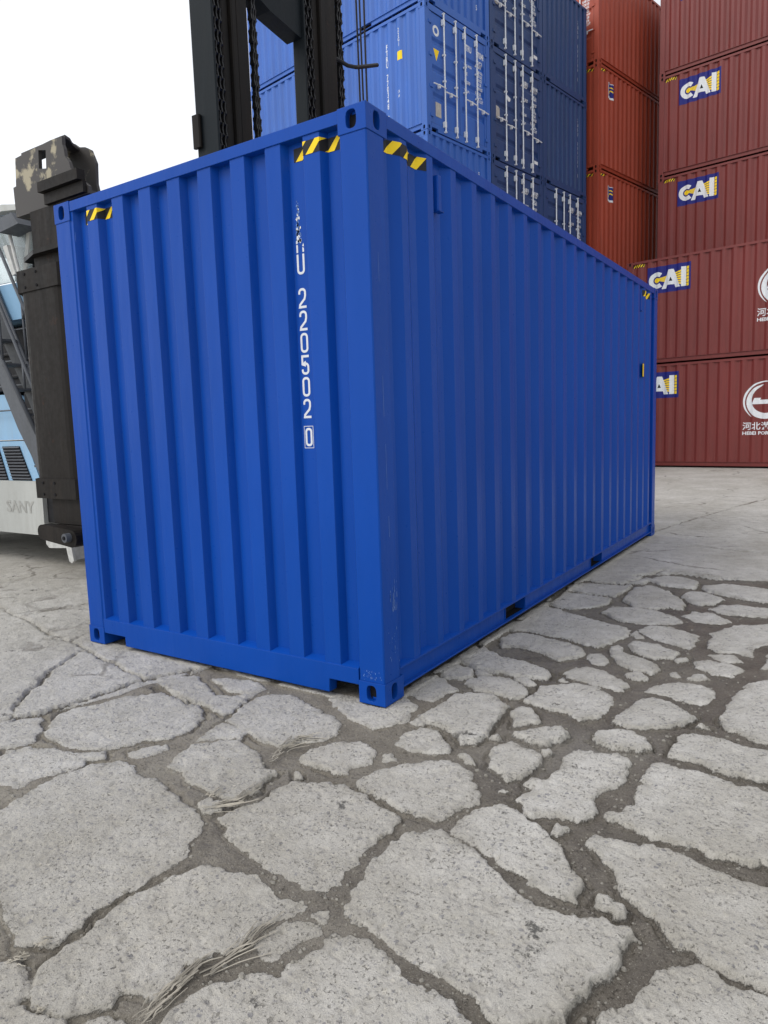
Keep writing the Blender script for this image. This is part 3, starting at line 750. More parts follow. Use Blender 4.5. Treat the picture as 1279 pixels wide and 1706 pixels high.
        for i, ub in enumerate((.62, 1.05, 1.40, 1.86)):
            def bar():
                mb = MB(); mb.tube([(ub, -.035, .09), (ub, -.035, H-.055)], .017, 8)
                for z in (.17, H-.31): mb.box(ub-.045, ub+.022, -.05, .01, z, z+.12)
                for z in (.06, H-.085): mb.box(ub-.022, ub+.022, -.055, -.001, z, z+.03)
                for z in (1.12, 1.66): mb.box(ub-.03, ub+.03, -.055, .01, z, z+.035)
                return mb.mesh('lock_bar', GALV)
            b = link('lock_bar', cached(('bar', i)+K, bar), root)
            def handle():
                mb = MB(); sg = -1 if i in (0, 2) else -1
                if i in (2, 3): sg = 1
                z = .98-(.06 if i in (1, 3) else 0)
                mb.tube([(ub, -.06, z), (ub+sg*.12, -.065, z), (ub+sg*.42, -.06, z-.01)], .014, 6)
                mb.box(ub+sg*.22-.022, ub+sg*.22+.022, -.07, -.012, z-.06, z+.02)
                return mb.mesh('handle', GALV)
            link('handle', cached(('hand', i)+K, handle), b)
    def roof():
        mb = MB(); fr = Frame((0, 0, 0), (0, 1, 0), (0, 0, 1)); pr = corr(.06, L-.06, .25, .21, .06, .03, -.012, -.032)
        for (a, da), (b, db) in zip(pr[:-1], pr[1:]):
            mb.face([(.06, a, H+da), (W_-.06, a, H+da), (W_-.06, b, H+db), (.06, b, H+db)])
        return mb.mesh('roof_panel', mt)
    link('roof_panel', cached(('roof',)+K, roof), root)
    def floor():
        mb = MB(); mb.box(.062, W_-.062, .14, L-.14, .165, .19); mb.m = 1
        y = .35
        while y < L-.3:
            if not any(a-.06 < y < b+.06 for a, b in pockets): mb.box(.034, W_-.034, y, y+.045, .05, .149)
            y += .3
        return mb.mesh('floor', [WOOD, mt])
    link('floor', cached(('floor',)+K, floor), root)
    return root, fe0, fri, fle
# ---------------------------------------------------------------- the new blue container in front
NH = 2.896
near, fe, fr, fl = container('new bright blue container standing alone in front on the cracked concrete', NH, 6.058, BLUE, (-W_, 0, 0), 0, mpost=BLUE_SC, detail=True)
hazard(fe, near, .245, .53, 2.742, 2.806, 3)
hazard(fe, near, 1.965, 2.262, 2.742, 2.806, 3)
hazard(fr, near, .19, .57, 2.742, 2.806, 3)
hazard(fr, near, 5.40, 5.70, 2.742, 2.806, 3)
for b0 in (.685, 5.26):
    mb = MB(); x = W_; mb.box(x-.045, x-.001, b0, b0+.042, 2.572, 2.755, .006); mb.build('vent', BLUE, near)
    mb = MB(); mb.box(x-.03, x+.008, b0-.004, b0+.049, 2.565, 2.5705); mb.build('vent', BLUE, near)
mb = MB(); mb.box(W_-.004, W_-.001, 5.375, 5.425, 1.87, 2.01); mb.m = 1; mb.box(W_-.0045, W_-.0015, 5.37, 5.43, 1.865, 2.015)
mb.build('warning_placard', [YEL, BLK], near)['label'] = 'small yellow placard near the far end of the long side'
F = []
glyph_U = shift(glyph('U', .050, .100, .0122), 1.953, 2.198)
for ch, z in (('2', 2.030), ('2', 1.918), ('0', 1.806), ('5', 1.694), ('0', 1.582), ('2', 1.470)):
    F += shift(glyph(ch, .050, .100, .0122), 1.953, z)
drape('owner_letter', [(glyph_U, WHITE, .0012)], fe, near)
drape('serial_number', [(F, WHITE, .0012)], fe, near)
drape('check_digit', [(strip([(1.951, 1.315), (2.010, 1.315), (2.010, 1.428), (1.951, 1.428)], .003, True)+shift(glyph('0', .046, .096, .0122), 1.9575, 1.3235), WHITE, .0012)], fe, near)
rs = random.Random(3); F = []
F += rect(1.954, 1.9645, 2.306, 2.345)+[[(1.954, 2.35), (1.9645, 2.352), (1.963, 2.37), (1.955, 2.365)]]
F += [[(1.993, 2.306), (2.003, 2.306), (2.003, 2.325), (1.993, 2.33)], [(1.992, 2.335), (2.004, 2.332), (2.001, 2.35)]]
for i in range(90):
    z = 2.36+.2*rs.random()**1.4; x = 1.972+(.017*(1-(z-2.36)/.26))*rs.uniform(-1, 1); s_ = rs.uniform(.003, .010)*(1.25-(z-2.36)*3.6)
    F.append([(x+s_*math.cos(t+rs.uniform(-.3, .3))*rs.uniform(.4, 1), z+s_*1.3*math.sin(t)*rs.uniform(.6, 1.1)) for t in [k*math.pi/3 for k in range(6)]])
drape('blurred_lettering', [(F[:5]+F[5::7], WHITE, .0014), ([q for i, q in enumerate(F[5:]) if i % 7], FADED, .0011)], fe, near)['label'] = 'blurred white letters above the U'  # smear of blurred-out letters, made up as worn paint flecks

rs = random.Random(12); F = []
def scratch(b, z0, z1, w): F.append([(b, z0), (b+w, z0+.004), (b+w*.7, z1), (b-w*.2, z1-.003)])
scratch(.071, 1.46, 1.66, .0018); scratch(.078, 1.10, 1.33, .0016); scratch(.085, .86, .97, .0022); scratch(.066, 2.1, 2.24, .0014)
for i in range(26): z = rs.uniform(.47, .62); scratch(rs.uniform(.075, .14), z, z+rs.uniform(.006, .06), rs.uniform(.001, .0035))
for i in range(16): z = rs.uniform(.12, .40); scratch(rs.uniform(.03, .15), z, z+rs.uniform(.004, .02), rs.uniform(.001, .003))
drape('paint_scratches', [(F, FADED, .0012)], Frame((W_, 0, 0), (0, 1, 0), (1, 0, 0)), near)['kind'] = 'stuff'
F = []
for i in range(30): z = rs.uniform(.125, .18); scratch(rs.uniform(2.29, 2.43), z, z+rs.uniform(.003, .012), rs.uniform(.001, .004))
scratch(.20, 2.64, 2.70, .001)
drape('paint_scratches', [(F, FADED, .0012)], Frame((0, 0, 0), (1, 0, 0), (0, -1, 0)), near)['kind'] = 'stuff'

# ---------------------------------------------------------------- background stacks
H8, HQ = 2.591, 2.896
def mark_doors(fr_, root, code, num, lift=.0015, first='22G1', tri=True, plate_=(.33, .35)):
    drape('owner_code', [(shift(font2d(code, .135, .62, .03), 1.445, 2.10), WHITE, lift)], fr_, root)
    drape('serial_number', [(shift(font2d(num, .135, .56, .03), 1.90, 2.10), WHITE, lift)], fr_, root)
    drape('size_code', [(shift(font2d(first, .135, .6, .03), 1.90, 1.90), WHITE, lift)], fr_, root)
    F = []
    z = 1.76
    for a, b in (('MAX. GROSS', '30,480 KGS'), ('', '67,200 LBS'), ('TARE', '2,180 KGS'), ('', '4,810 LBS'), ('PAYLOAD', '28,300 KGS'), ('', '62,390 LBS'), ('CU. CAP.', '33.2 CU.M.'), ('', '1,172 CU.FT')):
        if a: F += shift(font2d(a, .066, .55, .03), 1.43, z)
        F += shift(font2d(b, .066, .55, .03), 1.90, z); z -= .092
    drape('weight_table', [(F, WHITE, lift)], fr_, root)
    if tri:
        drape('warning_triangle', [([[(.30, 1.74), (.50, 1.74), (.40, 1.50)]], YEL, lift)], fr_, root)
        drape('emblem', [(strip(arc(.40, 2.12, .085, 0, 352, 26), .05, True), WHITE, lift)], fr_, root)
    u_, v = plate_
    drape('data_plate', [(rect(u_, u_+.20, v, v+.30), PLATE, .006)], fr_, root)
BX, BY, BTH = -5.937, 11.331, 80.38
ua = (math.cos(R(BTH)), math.sin(R(BTH)))
def blue_at(col, lev): return (BX+ua[0]*2.47*col, BY+ua[1]*2.47*col, 2.6*lev)
GB = 'blue containers stacked behind the new container'
for lev, (end, lab) in enumerate([('blank', 'light blue container low in the background stack, mostly hidden by the new container')]*2+[
        ('blank', 'light blue container with a blank corrugated end right below the one with white lock bars'),
        ('doors', 'light blue container with closed doors, white lock bars and a yellow triangle'),
        ('blank', 'topmost light blue container resting on the one with white lock bars')]):
    c, a0, a1, a2 = container(lab, H8, 6.058, LBLUE, blue_at(0, lev), R(BTH), end, GB)
    if end == 'doors':
        mark_doors(a0, c, 'FTRU', '770348 0')
        vertical_parts('side_lettering', 'FTRU 770348 0', .115, .75, .125, a2, c, 4.92, 2.0)
        drape('side_lettering', [(vertical('22G1', .08, .6, .1), WHITE, .0015)], a2, c, 5.30, 2.24)
        drape('yellow_notice', [(rect(5.24, 5.38, 1.66, 1.84), YEL, .002)], a2, c)
        drape('side_lettering', [(font2d('FTR', .06, .6)+shift(font2d('348', .06, .6), 0, -.09), WHITE, .0015)], a2, c, 5.22, .98)
    else:
        vertical_parts('end_lettering', 'FTRU 770%d 5' % (352+lev), .115, .75, .125, a0, c, 1.99, 2.05)
for lev, (num, lab) in enumerate([(None, 'navy container with doors low in the middle background column, mostly hidden by the new container')]*2+[
        ('800182 9', 'navy container with lock bars, lower half cut off by the new container, middle column'),
        ('800199 5', 'navy container with lock bars and a small white dot on its left door'),
        ('800164 0', 'topmost navy container with lock bars, cut by the top of the photo')]):
    c, a0, a1, a2 = container(lab, H8, 6.058, NAVY, blue_at(1, lev), R(BTH), 'doors', GB, grooves=5)
    if num:
        mark_doors(a0, c, 'SNBU', num, tri=False, plate_=(.20, 1.0))
        drape('small_notice', [(rect(2.02, 2.22, .34, .42), WHITE, .002)], a0, c)
        if lev == 3: drape('emblem', [([arc(.82, 1.60, .08, 0, 345, 20)], WHITE, .002)], a0, c)
for lev, (end, lab) in enumerate([('blank', 'navy container low in the right background column, mostly hidden by the new container')]*2+[
        ('doors', 'navy container with lock bars right below the two blank navy ends'),
        ('blank', 'navy container with blank corrugated end, the lower of two blank navy ends'),
        ('blank', 'navy container with blank corrugated end at the top of its column beside the red stack')]):
    c, a0, a1, a2 = container(lab, H8, 6.058, NAVY, blue_at(2, lev), R(BTH), end, GB, grooves=5)
    if end == 'doors': mark_doors(a0, c, 'SNBU', '800094 9', tri=False, plate_=(.20, 1.0))
    else: vertical_parts('end_lettering', 'SNBU 8001%d 8' % (36+lev), .10, .7, .125, a0, c, 1.99, 2.05)

# orange-red stack
RTH = 77.41-90
ra = (math.cos(R(RTH)), math.sin(R(RTH)))
GR = 'orange red containers stacked behind the navy ones'
for lev, (end, lab) in enumerate([('blank', 'orange red container low in its stack, mostly hidden behind the new container')]*2+[
        ('blank', 'orange red container with small navy badge, lower of the two badges in sight'),
        ('blank', 'orange red container with small navy badge, upper of the two badges in sight'),
        ('doors', 'topmost orange red container, white lettering on its doors')]):
    c, a0, a1, a2 = container(lab, HQ, 12.192, RED, (-4.414-W_*ra[0], 18.80-W_*ra[1], 2.8975*lev), R(RTH), end, GR, pockets=())
    hazard(a1, c, .16, .46, 2.742, 2.806, 3)
    if end == 'blank': hazard(a0, c, 1.965, 2.262, 2.742, 2.806, 3)
    else: mark_doors(a0, c, 'CAIU', '492205 1', first='45G1', tri=False)
    B = [(rect(.585, .925, 2.09, 2.53), WHITE, .002), (rect(.605, .905, 2.15, 2.51), NAVYF, .003),
         (strip([(.62, 2.22), (.68, 2.30), (.78, 2.34), (.88, 2.30)], .035)+strip([(.65, 2.34), (.71, 2.41), (.79, 2.43), (.87, 2.40)], .03), YEL, .004)]
    if lev < 4: drape('badge', B, a1, c)

# maroon stacks
MTH = -98.0
n_ = (math.cos(R(MTH)), math.sin(R(MTH))); s_d = (-n_[1], n_[0])
def lessor_sign(fr_, root, u0=.58, v0=1.95):
    k = .72
    base = rect(0, 1.18, 0, .72)
    C_ = strip(arc(.27, .35, .165, 50, 310, 22), .115)
    A_ = [[(.40, .10), (.52, .10), (.55, .19), (.74, .19), (.77, .10), (.90, .10), (.715, .60), (.585, .60)]]
    A2 = [[(.565, .26), (.645, .47), (.725, .26)]]; A3 = [[(.60, .285), (.645, .40), (.69, .285)]]
    I_ = rect(.925, 1.045, .10, .62)
    dot = [arc(.27, .35, .07, 0, 340, 18)]
    rope = [[(.33, .325), (1.05, .13), (1.05, .175), (.33, .335)], [(.33, .34), (1.05, .20), (1.05, .25), (.33, .35)], [(.33, .352), (1.05, .275), (1.05, .33), (.33, .362)],
            [(.33, .364), (1.05, .355), (1.05, .41), (.33, .374)], [(.33, .376), (1.05, .435), (1.05, .49), (.33, .386)], [(.33, .388), (1.05, .515), (1.05, .57), (.33, .40)]]
    grid = [r_ for i in range(6) for r_ in rect(1.06, 1.13, .10+i*.088, .10+i*.088+.074)]
    drape('sign_panel', [(base, NAVYF, .0015), (rope+grid, YEL, .003), (dot, YEL, .0035), (C_+A_+I_, WHITE, .0045), (A2, GALV, .0055), (A3, DARK, .0062)], fr_, root, u0, v0)
def port_logo(fr_, root, u0, v0):
    """double crescent ring with a small hull, Chinese and Latin lettering below; u0 = left of ring, v0 = its bottom"""
    cx, cy = .52, .50; F = []
    def crescent(r0, r1, off, a0, a1, n=30):
        q = []
        for i in range(n):
            for_ = []
            t0 = i/n; t1 = (i+1)/n
            for t, rr in ((t0, 0), (t1, 0), (t1, 1), (t0, 1)):
                a = R(a0+(a1-a0)*t); w = math.sin(math.pi*min(1, max(0, t)))**.6
                rad = r1-(r1-r0)*w*(1-rr) if not rr else r1
                for_.append((cx+off[0]+rad*math.cos(a)*1.0, cy+off[1]+rad*math.sin(a)*.98))
            q.append(for_)
        return q
    F += crescent(.47, .52, (0, 0), 70, 235)+crescent(.30, .455, (.01, -.02), 95, 400)
    hull = [[(.20, .42), (.27, .58), (.42, .58), (.40, .53), (.62, .53), (.84, .42)]]
    F += hull
    F += shift(font2d('河北港口集团', .155, 1.0, .012), .0, -.225)
    F += shift(font2d('HEBEI PORT GROUP', .085, 1.12, .03), .0, -.37)
    drape('port_logo', [(F, WHITE, .0025)], fr_, root, u0, v0)
GM = 'maroon containers stacked on the right'
def maroon(lab, P0, s0, z, sign=True, logo=None):
    x = P0[0]-W_*n_[0]+s_d[0]*s0; y = P0[1]-W_*n_[1]+s_d[1]*s0
    c, a0, a1, a2 = container(lab, HQ, 12.192, MAROON, (x, y, z), R(MTH), 'blank', GM, pockets=(), side0=(.22, .278))
    hazard(a1, c, .17, .50, 2.735, 2.812, 5, .05)
    lessor_sign(a1, c)
    if logo: port_logo(a1, c, logo[0], logo[1])
    return c
FP, BP = (-3.482, 18.465), (-3.2, 20.95)
maroon('maroon container on the ground at right, its CAI sign half hidden by the new container', FP, -.27, 0, logo=(3.42, 1.25))
maroon('maroon container resting on the ground one at right, top of the front pair', FP, 0, 2.8975, logo=(3.42, 1.25))
for lev, lab in enumerate(['maroon container at the foot of the rear stack, hidden by the front pair']*2+[
        'maroon container just above the front pair, second CAI sign from the top',
        'maroon container with the topmost CAI sign in sight',
        'topmost maroon container, cut by the top of the photo, no sign in sight']):
    maroon(lab, BP, 0, 2.8975*lev, logo=(4.3, 1.25))
# ---------------------------------------------------------------- empty container handler gripping the container from behind
hd = empty('container_handler', (-5.5, 3.0, 0), 0, label='light blue and grey container handler with black lifting mast behind the new container', cat='container handler')
HO = Vector((-5.5, 3.0, 0))
def tb(mb, name, mats, parent=hd, smooth=False):
    off = HO
    mb.v = [(v[0]-off.x, v[1]-off.y, v[2]-off.z) for v in mb.v]
    return mb.build(name, mats, parent, smooth)
# mast: two pairs of rails, each with a lifting chain
def rail(parts, mt):
    mb = MB()
    for p in parts: mb.box(*p[:4], .3, p[4], p[5])
    return tb(mb, 'mast_rail', mt)
rail([(-3.30, -3.02, 2.095, 2.122, 7.8, .006), (-3.30, -3.15, 2.1225, 2.236, 7.8, 0)], RAILG)
rail([(-3.26, -3.04, 2.2365, 2.33, 8.0, .012), (-3.24, -3.0, 2.3305, 2.40, 8.0, .012), (-3.26, -3.03, 2.4005, 2.60, 8.0, .03)], RAILB)
rail([(-3.18, -3.02, 3.435, 3.462, 7.8, .006), (-3.20, -3.12, 3.4625, 3.604, 7.8, 0)], RAILG)
rail([(-3.20, -3.04, 3.6045, 3.70, 8.0, .012), (-3.20, -3.0, 3.7005, 3.80, 8.0, .012), (-3.22, -3.03, 3.8005, 4.04, 8.0, .03)], RAILB)
mb = MB(); mb.prism([(2.61, 5.66), (2.95, 5.56), (3.434, 5.50), (3.434, 6.6), (2.61, 6.6)], -3.26, -3.06, 'x'); tb(mb, 'mast_crossbeam', RAILG)
mb = MB(); mb.box(-3.24, -3.08, 2.61, 3.43, 1.0, 1.4); tb(mb, 'mast_crossbeam', RAILG)
mb = MB(); mb.box(-3.32, -3.22, 2.055, 2.094, 4.05, 4.34, .01); tb(mb, 'stop_plate', RAILB)
def chain(y0, y1, x=-3.06):
    mb = MB(); z = 3.0; k = 0; w = y1-y0
    while z < 7.4:
        # link plates alternate inside / outside, a pin through each pitch
        for q in (y0+.004, y1-.004, y0+w*.5) if k % 2 == 0 else (y0+w*.24, y1-w*.24):
            mb.prism([(x-.028, z-.052), (x-.012, z-.066), (x+.012, z-.066), (x+.028, z-.052), (x+.018, z), (x+.028, z+.052), (x+.012, z+.066), (x-.012, z+.066), (x-.028, z+.052), (x-.018, z)], q-.008, q+.008, 'y')
        mb.tube([(x, y0-.006, z+.05), (x, y1+.006, z+.05)], .015, 6)
        z += .1; k += 1
    return tb(mb, 'lifting_chain', CHAIN)
chain(2.13, 2.23); chain(2.645, 2.71); chain(3.47, 3.60); chain(4.065, 4.155)
for y in (4.40, 4.475, 4.565):
    mb = MB(); mb.tube([(-3.0, y+.012*math.sin(z_*1.3+y*9), z_) for z_ in np.arange(.9, 8.2, .45)], .011, 8); tb(mb, 'hydraulic_hose', HOSE, smooth=True)
mb = MB(); mb.tube([(-3.05, 4.02, 5.53), (-3.0, 4.18, 5.50), (-2.97, 4.30, 5.52), (-2.97, 4.42, 5.57), (-2.97, 4.76, 5.72)], .022, 8); tb(mb, 'hose_bracket', HOSE)
# spreader: beam hidden behind the container and the end column at its near end
sp = MB(); sp.box(-2.98, -2.6, .63, 5.6, 2.1, 2.5, .03); sp.box(-2.98, -2.62, 2.3, 3.9, 1.0, 2.095, .02)
tb(sp, 'spreader_beam', SPR)
cm = MB(); cm.prism([(-3.12+.13*(1-math.cos(t)), .215-.13*math.sin(t)) for t in [k*math.pi/12 for k in range(7)]]+[(-2.52-.13*(1-math.sin(t)), .215-.13*math.cos(t)) for t in [k*math.pi/12 for k in range(7)]]+[(-2.52, .62), (-3.12, .62)], 1.09, 2.45)
tb(cm, 'spreader_column', SPR)
cm = MB(); cm.box(-2.96, -2.53, .11, .58, 2.586, 2.965, .07); tb(cm, 'spreader_column', SPR)
cm = MB(); cm.box(-2.98, -2.52, .11, .58, .79, .974, .05); tb(cm, 'spreader_column', SPR)
for z0, z1 in ((2.435, 2.585), (.975, 1.118)):
    cm = MB(); cm.box(-3.15, -2.50, .075, .64, z0, z1, .085); cm.m = 1
    for x in (-2.97, -2.83):
        for z in (z0+.03, z1-.03): cm.tube([(x, .070, z), (x, .0755, z)], .010, 8)
    tb(cm, 'column_collar', [SPR, DARK])
cm = MB(); cm.prism([(-3.066, .14), (-2.80, .05), (-2.50, .05), (-2.50, .60), (-3.066, .60)], 2.66, 2.69); tb(cm, 'column_flange', RAILB)
# torn hook head on top of the column
cm = MB()
front = [(-3.075, 2.965), (-2.72, 2.965), (-2.47, 2.965), (-2.235, 2.965), (-2.235, 3.01), (-2.30, 3.06), (-2.352, 3.078), (-2.372, 3.12), (-2.405, 3.153), (-2.42, 3.2), (-2.456, 3.24), (-2.462, 3.29), (-2.474, 3.318), (-2.472, 3.37), (-2.60, 3.372), (-3.025, 3.352), (-3.045, 3.17), (-3.08, 3.168)]
def holed(y0, y1):
    a = [p for p in front]; hole = [(-2.755, 3.225), (-2.672, 3.21), (-2.66, 3.325), (-2.745, 3.342)]
    # split the plate into four pieces round the window
    cm.prism([(-3.075, 2.965), (-2.755, 2.965), (-2.755, 3.225), (-2.745, 3.342), (-2.745, 3.366), (-3.025, 3.352), (-3.045, 3.17), (-3.08, 3.168)], y0, y1, 'y')
    cm.prism([(-2.755, 2.965), (-2.672, 2.965), (-2.672, 3.21), (-2.755, 3.225)], y0, y1, 'y')
    cm.prism([(-2.745, 3.342), (-2.66, 3.325), (-2.66, 3.370), (-2.745, 3.366)], y0, y1, 'y')
    cm.prism([(-2.672, 2.965)]+front[2:14]+[(-2.60, 3.372), (-2.66, 3.370), (-2.66, 3.325), (-2.672, 3.21)], y0, y1, 'y')
holed(.12, .145)
cm.prism([(-3.075, 2.965), (-2.42, 2.965), (-2.40, 3.10), (-2.415, 3.22), (-2.45, 3.33), (-2.50, 3.40), (-2.60, 3.46), (-2.70, 3.47), (-2.76, 3.50), (-2.76, 3.30), (-3.0, 3.15), (-3.075, 3.15)], .35, .372, 'y') if False else None
cm.prism([(-3.075, 2.965), (-2.40, 2.965), (-2.44, 3.12), (-2.43, 3.25), (-2.475, 3.345), (-2.53, 3.375), (-2.60, 3.39), (-2.66, 3.43), (-2.76, 3.44), (-2.76, 3.33), (-2.80, 3.24), (-3.0, 3.20), (-3.075, 3.15)], .33, .352, 'y')
cm.prism([(-2.99, .146), (-2.475, .146), (-2.50, .20), (-2.55, .25), (-2.60, .329), (-2.76, .329), (-2.76, .30), (-2.84, .27), (-2.99, .27)], 3.3675, 3.386)
cm.box(-3.075, -2.24, .146, .329, 2.9655, 2.99)
tb(cm, 'hook_head', TORN)
cm = MB(); cm.prism([(-2.70, .06), (-2.26, .06), (-2.26, .118), (-2.70, .118)], 3.045, 3.11); cm.box(-2.68, -2.25, .09, .119, 2.97, 3.04); tb(cm, 'hook_shelf', SPR)
# foot link and pin
cm = MB(); cm.prism(arc(-2.95, .735, .055, 90, 270, 8)+arc(-2.60, .705, .062, -90, 90, 8), .02, .10, 'y'); cm.m = 1
cm.tube([(-2.62, -.02, .715), (-2.62, .12, .715)], .032, 12); cm.m = 2; cm.tube([(-2.62, -.026, .715), (-2.62, -.0205, .715)], .014, 8)
cm.m = 0; cm.box(-2.9, -2.55, .105, .5, .66, .785); tb(cm, 'foot_link', [SPR, STEEL, DARK])
# truck body
mb = MB(); side = [(-9.3, .36), (-5.31, .34), (-5.33, .95), (-5.51, 1.385), (-9.3, 1.385)]
mb.prism([(-9.3, .36), (-5.31, .36), (-5.30, .80), (-5.33, .95), (-9.3, .95)], 1.45, 4.55, 'y')
tb(mb, 'counterweight', TGREY)
mb = MB(); mb.prism([(-9.3, .9515), (-5.32, .9515), (-5.53, 1.385), (-9.3, 1.385)], 1.46, 4.54, 'y')
bodyo = tb(mb, 'engine_housing', TBLUE)
mb = MB(); mb.prism([(-9.3, 1.40), (-5.56, 1.40), (-5.78, 1.84), (-5.92, 1.90), (-9.3, 1.95)], 1.5, 4.5, 'y'); tb(mb, 'bonnet', TBLUE)
def grille(pl_):
    mb = MB(); mb.prism(pl_, 1.452, 1.4585, 'y'); mb.m = 1
    z0 = min(p[1] for p in pl_); z1 = max(p[1] for p in pl_)
    xl = lambda z: np.interp(z, [z0, z1], [pl_[0][0], pl_[3][0]]); xr = lambda z: np.interp(z, [z0, z1], [pl_[1][0], pl_[2][0]])
    z = z0+.012
    while z < z1-.02:
        a, b = float(xl(z)), float(xr(z)); mb.prism([(1.4515, z), (1.436, z+.004), (1.4515, z+.018)], a+.004, b-.004, 'x'); z += .034
    return tb(mb, 'grille', [DARK, STEEL])
grille([(-5.85, .955), (-5.47, .955), (-5.66, 1.33), (-6.00, 1.33)])
grille([(-6.50, .955), (-5.94, .955), (-6.08, 1.33), (-6.50, 1.33)])
w = MB()
for q in shift(font2d('SANY', .13, 1.2, .03), -6.02, .60): w.face([(p[0], 1.447, p[1]) for p in q])
tb(w, 'brand_lettering', GREYW)
mb = MB(); mb.box(-8.6, -5.05, 1.75, 4.3, 1.96, 2.66); mb.box(-5.6, -3.5, 2.0, 4.0, .5, 1.5); mb.box(-6.9, -5.0, 1.62, 1.745, 1.955, 2.62); mb.box(-5.55, -4.7, 1.5, 1.74, .5, 1.9)
tb(mb, 'chassis', TDARK)
mb = MB()
for z in (2.35, 2.1): mb.tube([(-6.8, 1.60, z), (-5.1, 1.60, z)], .025, 8)
mb.tube([(-5.5, 1.55, 1.9), (-5.5, 1.58, 2.6), (-5.2, 1.8, 2.62)], .03, 8); tb(mb, 'hydraulic_hose', HOSE, smooth=True)
# cab
cab = [(-7.6, 2.68), (-5.14, 2.66), (-5.06, 2.80), (-5.12, 2.93), (-5.3, 3.03), (-7.6, 3.09)]
mb = MB(); mb.prism(cab, 1.46, 3.2, 'y'); tb(mb, 'cab_base', TBLUE)
mb = MB(); mb.prism([(-7.5, 3.10), (-5.22, 3.05), (-5.03, 3.60), (-5.10, 3.68), (-7.5, 3.80)], 1.47, 1.49, 'y')
mb.prism([(-5.205, 3.05), (-5.185, 3.05), (-5.0, 3.6), (-5.02, 3.6)], 1.52, 3.1, 'y'); mb.prism([(-7.5, 3.10), (-5.22, 3.05), (-5.03, 3.60), (-5.10, 3.68), (-7.5, 3.80)], 3.14, 3.16, 'y')
tb(mb, 'cab_glass', GLASS)
mb = MB(); mb.prism([(-7.6, 3.81), (-5.5, 3.755), (-5.02, 3.69), (-5.0, 3.73), (-5.5, 3.82), (-7.6, 3.90)], 1.42, 3.2, 'y')
for x in (-7.55, -6.35): mb.box(x, x+.07, 1.462, 1.52, 3.09, 3.83)
mb.prism([(-5.30, 3.05), (-5.24, 3.05), (-5.04, 3.66), (-5.10, 3.68)], 1.455, 1.515, 'y'); mb.prism([(-5.30, 3.05), (-5.24, 3.05), (-5.04, 3.66), (-5.10, 3.68)], 3.08, 3.14, 'y')
tb(mb, 'cab_frame', TGREY)
mb = MB(); mb.box(-6.4, -5.9, 2.0, 2.5, 3.1, 3.5, .05); mb.box(-6.45, -6.3, 2.0, 2.5, 3.5, 3.95-.3, .03); tb(mb, 'cab_seat', TDARK)
# mirror arm and lamp bracket outside the cab
mb = MB(); mb.prism([(-5.42, 3.60), (-5.05, 3.62), (-4.95, 3.50), (-5.30, 3.47)], 1.25, 1.46, 'y'); tb(mb, 'lamp_bracket', STEEL)
mb = MB(); mb.tube([(-5.30, 1.36, 3.47), (-5.20, 1.34, 3.2), (-5.12, 1.34, 2.95)], .018, 8); mb.prism([(-5.34, 3.35), (-5.27, 3.36), (-5.16, 3.06), (-5.22, 3.05)], 1.30, 1.36, 'y'); tb(mb, 'mirror', TSTEEL)
mb = MB(); mb.tube([(-5.08, 1.36, 3.0), (-5.06, 1.34, 2.82), (-5.07, 1.34, 2.75), (-5.16, 1.34, 2.62)], .018, 8); tb(mb, 'grab_rail', STEEL, smooth=True)
# stairs down the side
def stringer(y0, y1):
    mb.prism([(-6.2, 3.2), (-5.90, 2.79), (-5.40, 1.97), (-5.15, 1.51), (-4.93, 1.2), (-4.79, .95), (-4.66, .98), (-4.65, 1.06), (-4.74, 1.25), (-4.90, 1.55), (-5.06, 1.85), (-5.32, 2.22), (-5.70, 2.84), (-5.90, 3.2)], y0, y1, 'y')
mb = MB(); stringer(1.17, 1.185); stringer(1.40, 1.415)
for k in range(6):
    t = k/5; x = -5.55+.72*t; z = 2.42-1.3*t; mb.box(x-.12, x+.14, 1.1855, 1.3995, z, z+.02)
tb(mb, 'stair', STEEL)
mb = MB()
for y in (1.165, 1.42):
    mb.tube([(-5.9, y, 3.9), (-5.26, y, 2.74), (-4.79, y, 1.87), (-4.70, y, 1.45)], .017, 8); mb.tube([(-5.9, y, 3.25), (-5.35, y, 2.27), (-4.81, y, 1.45)], .021, 8)
    for x, z0, z1 in ((-5.30, 2.15, 2.80), (-4.95, 1.9, 2.14)): mb.tube([(x, y, z0), (x, y, z1)], .014, 6)
for z in (2.55, 2.24, 1.98, 1.72): mb.tube([(-6.3, 1.43, z), (-4.6, 1.43, z)], .009, 6)
tb(mb, 'handrail', STEEL, smooth=True)
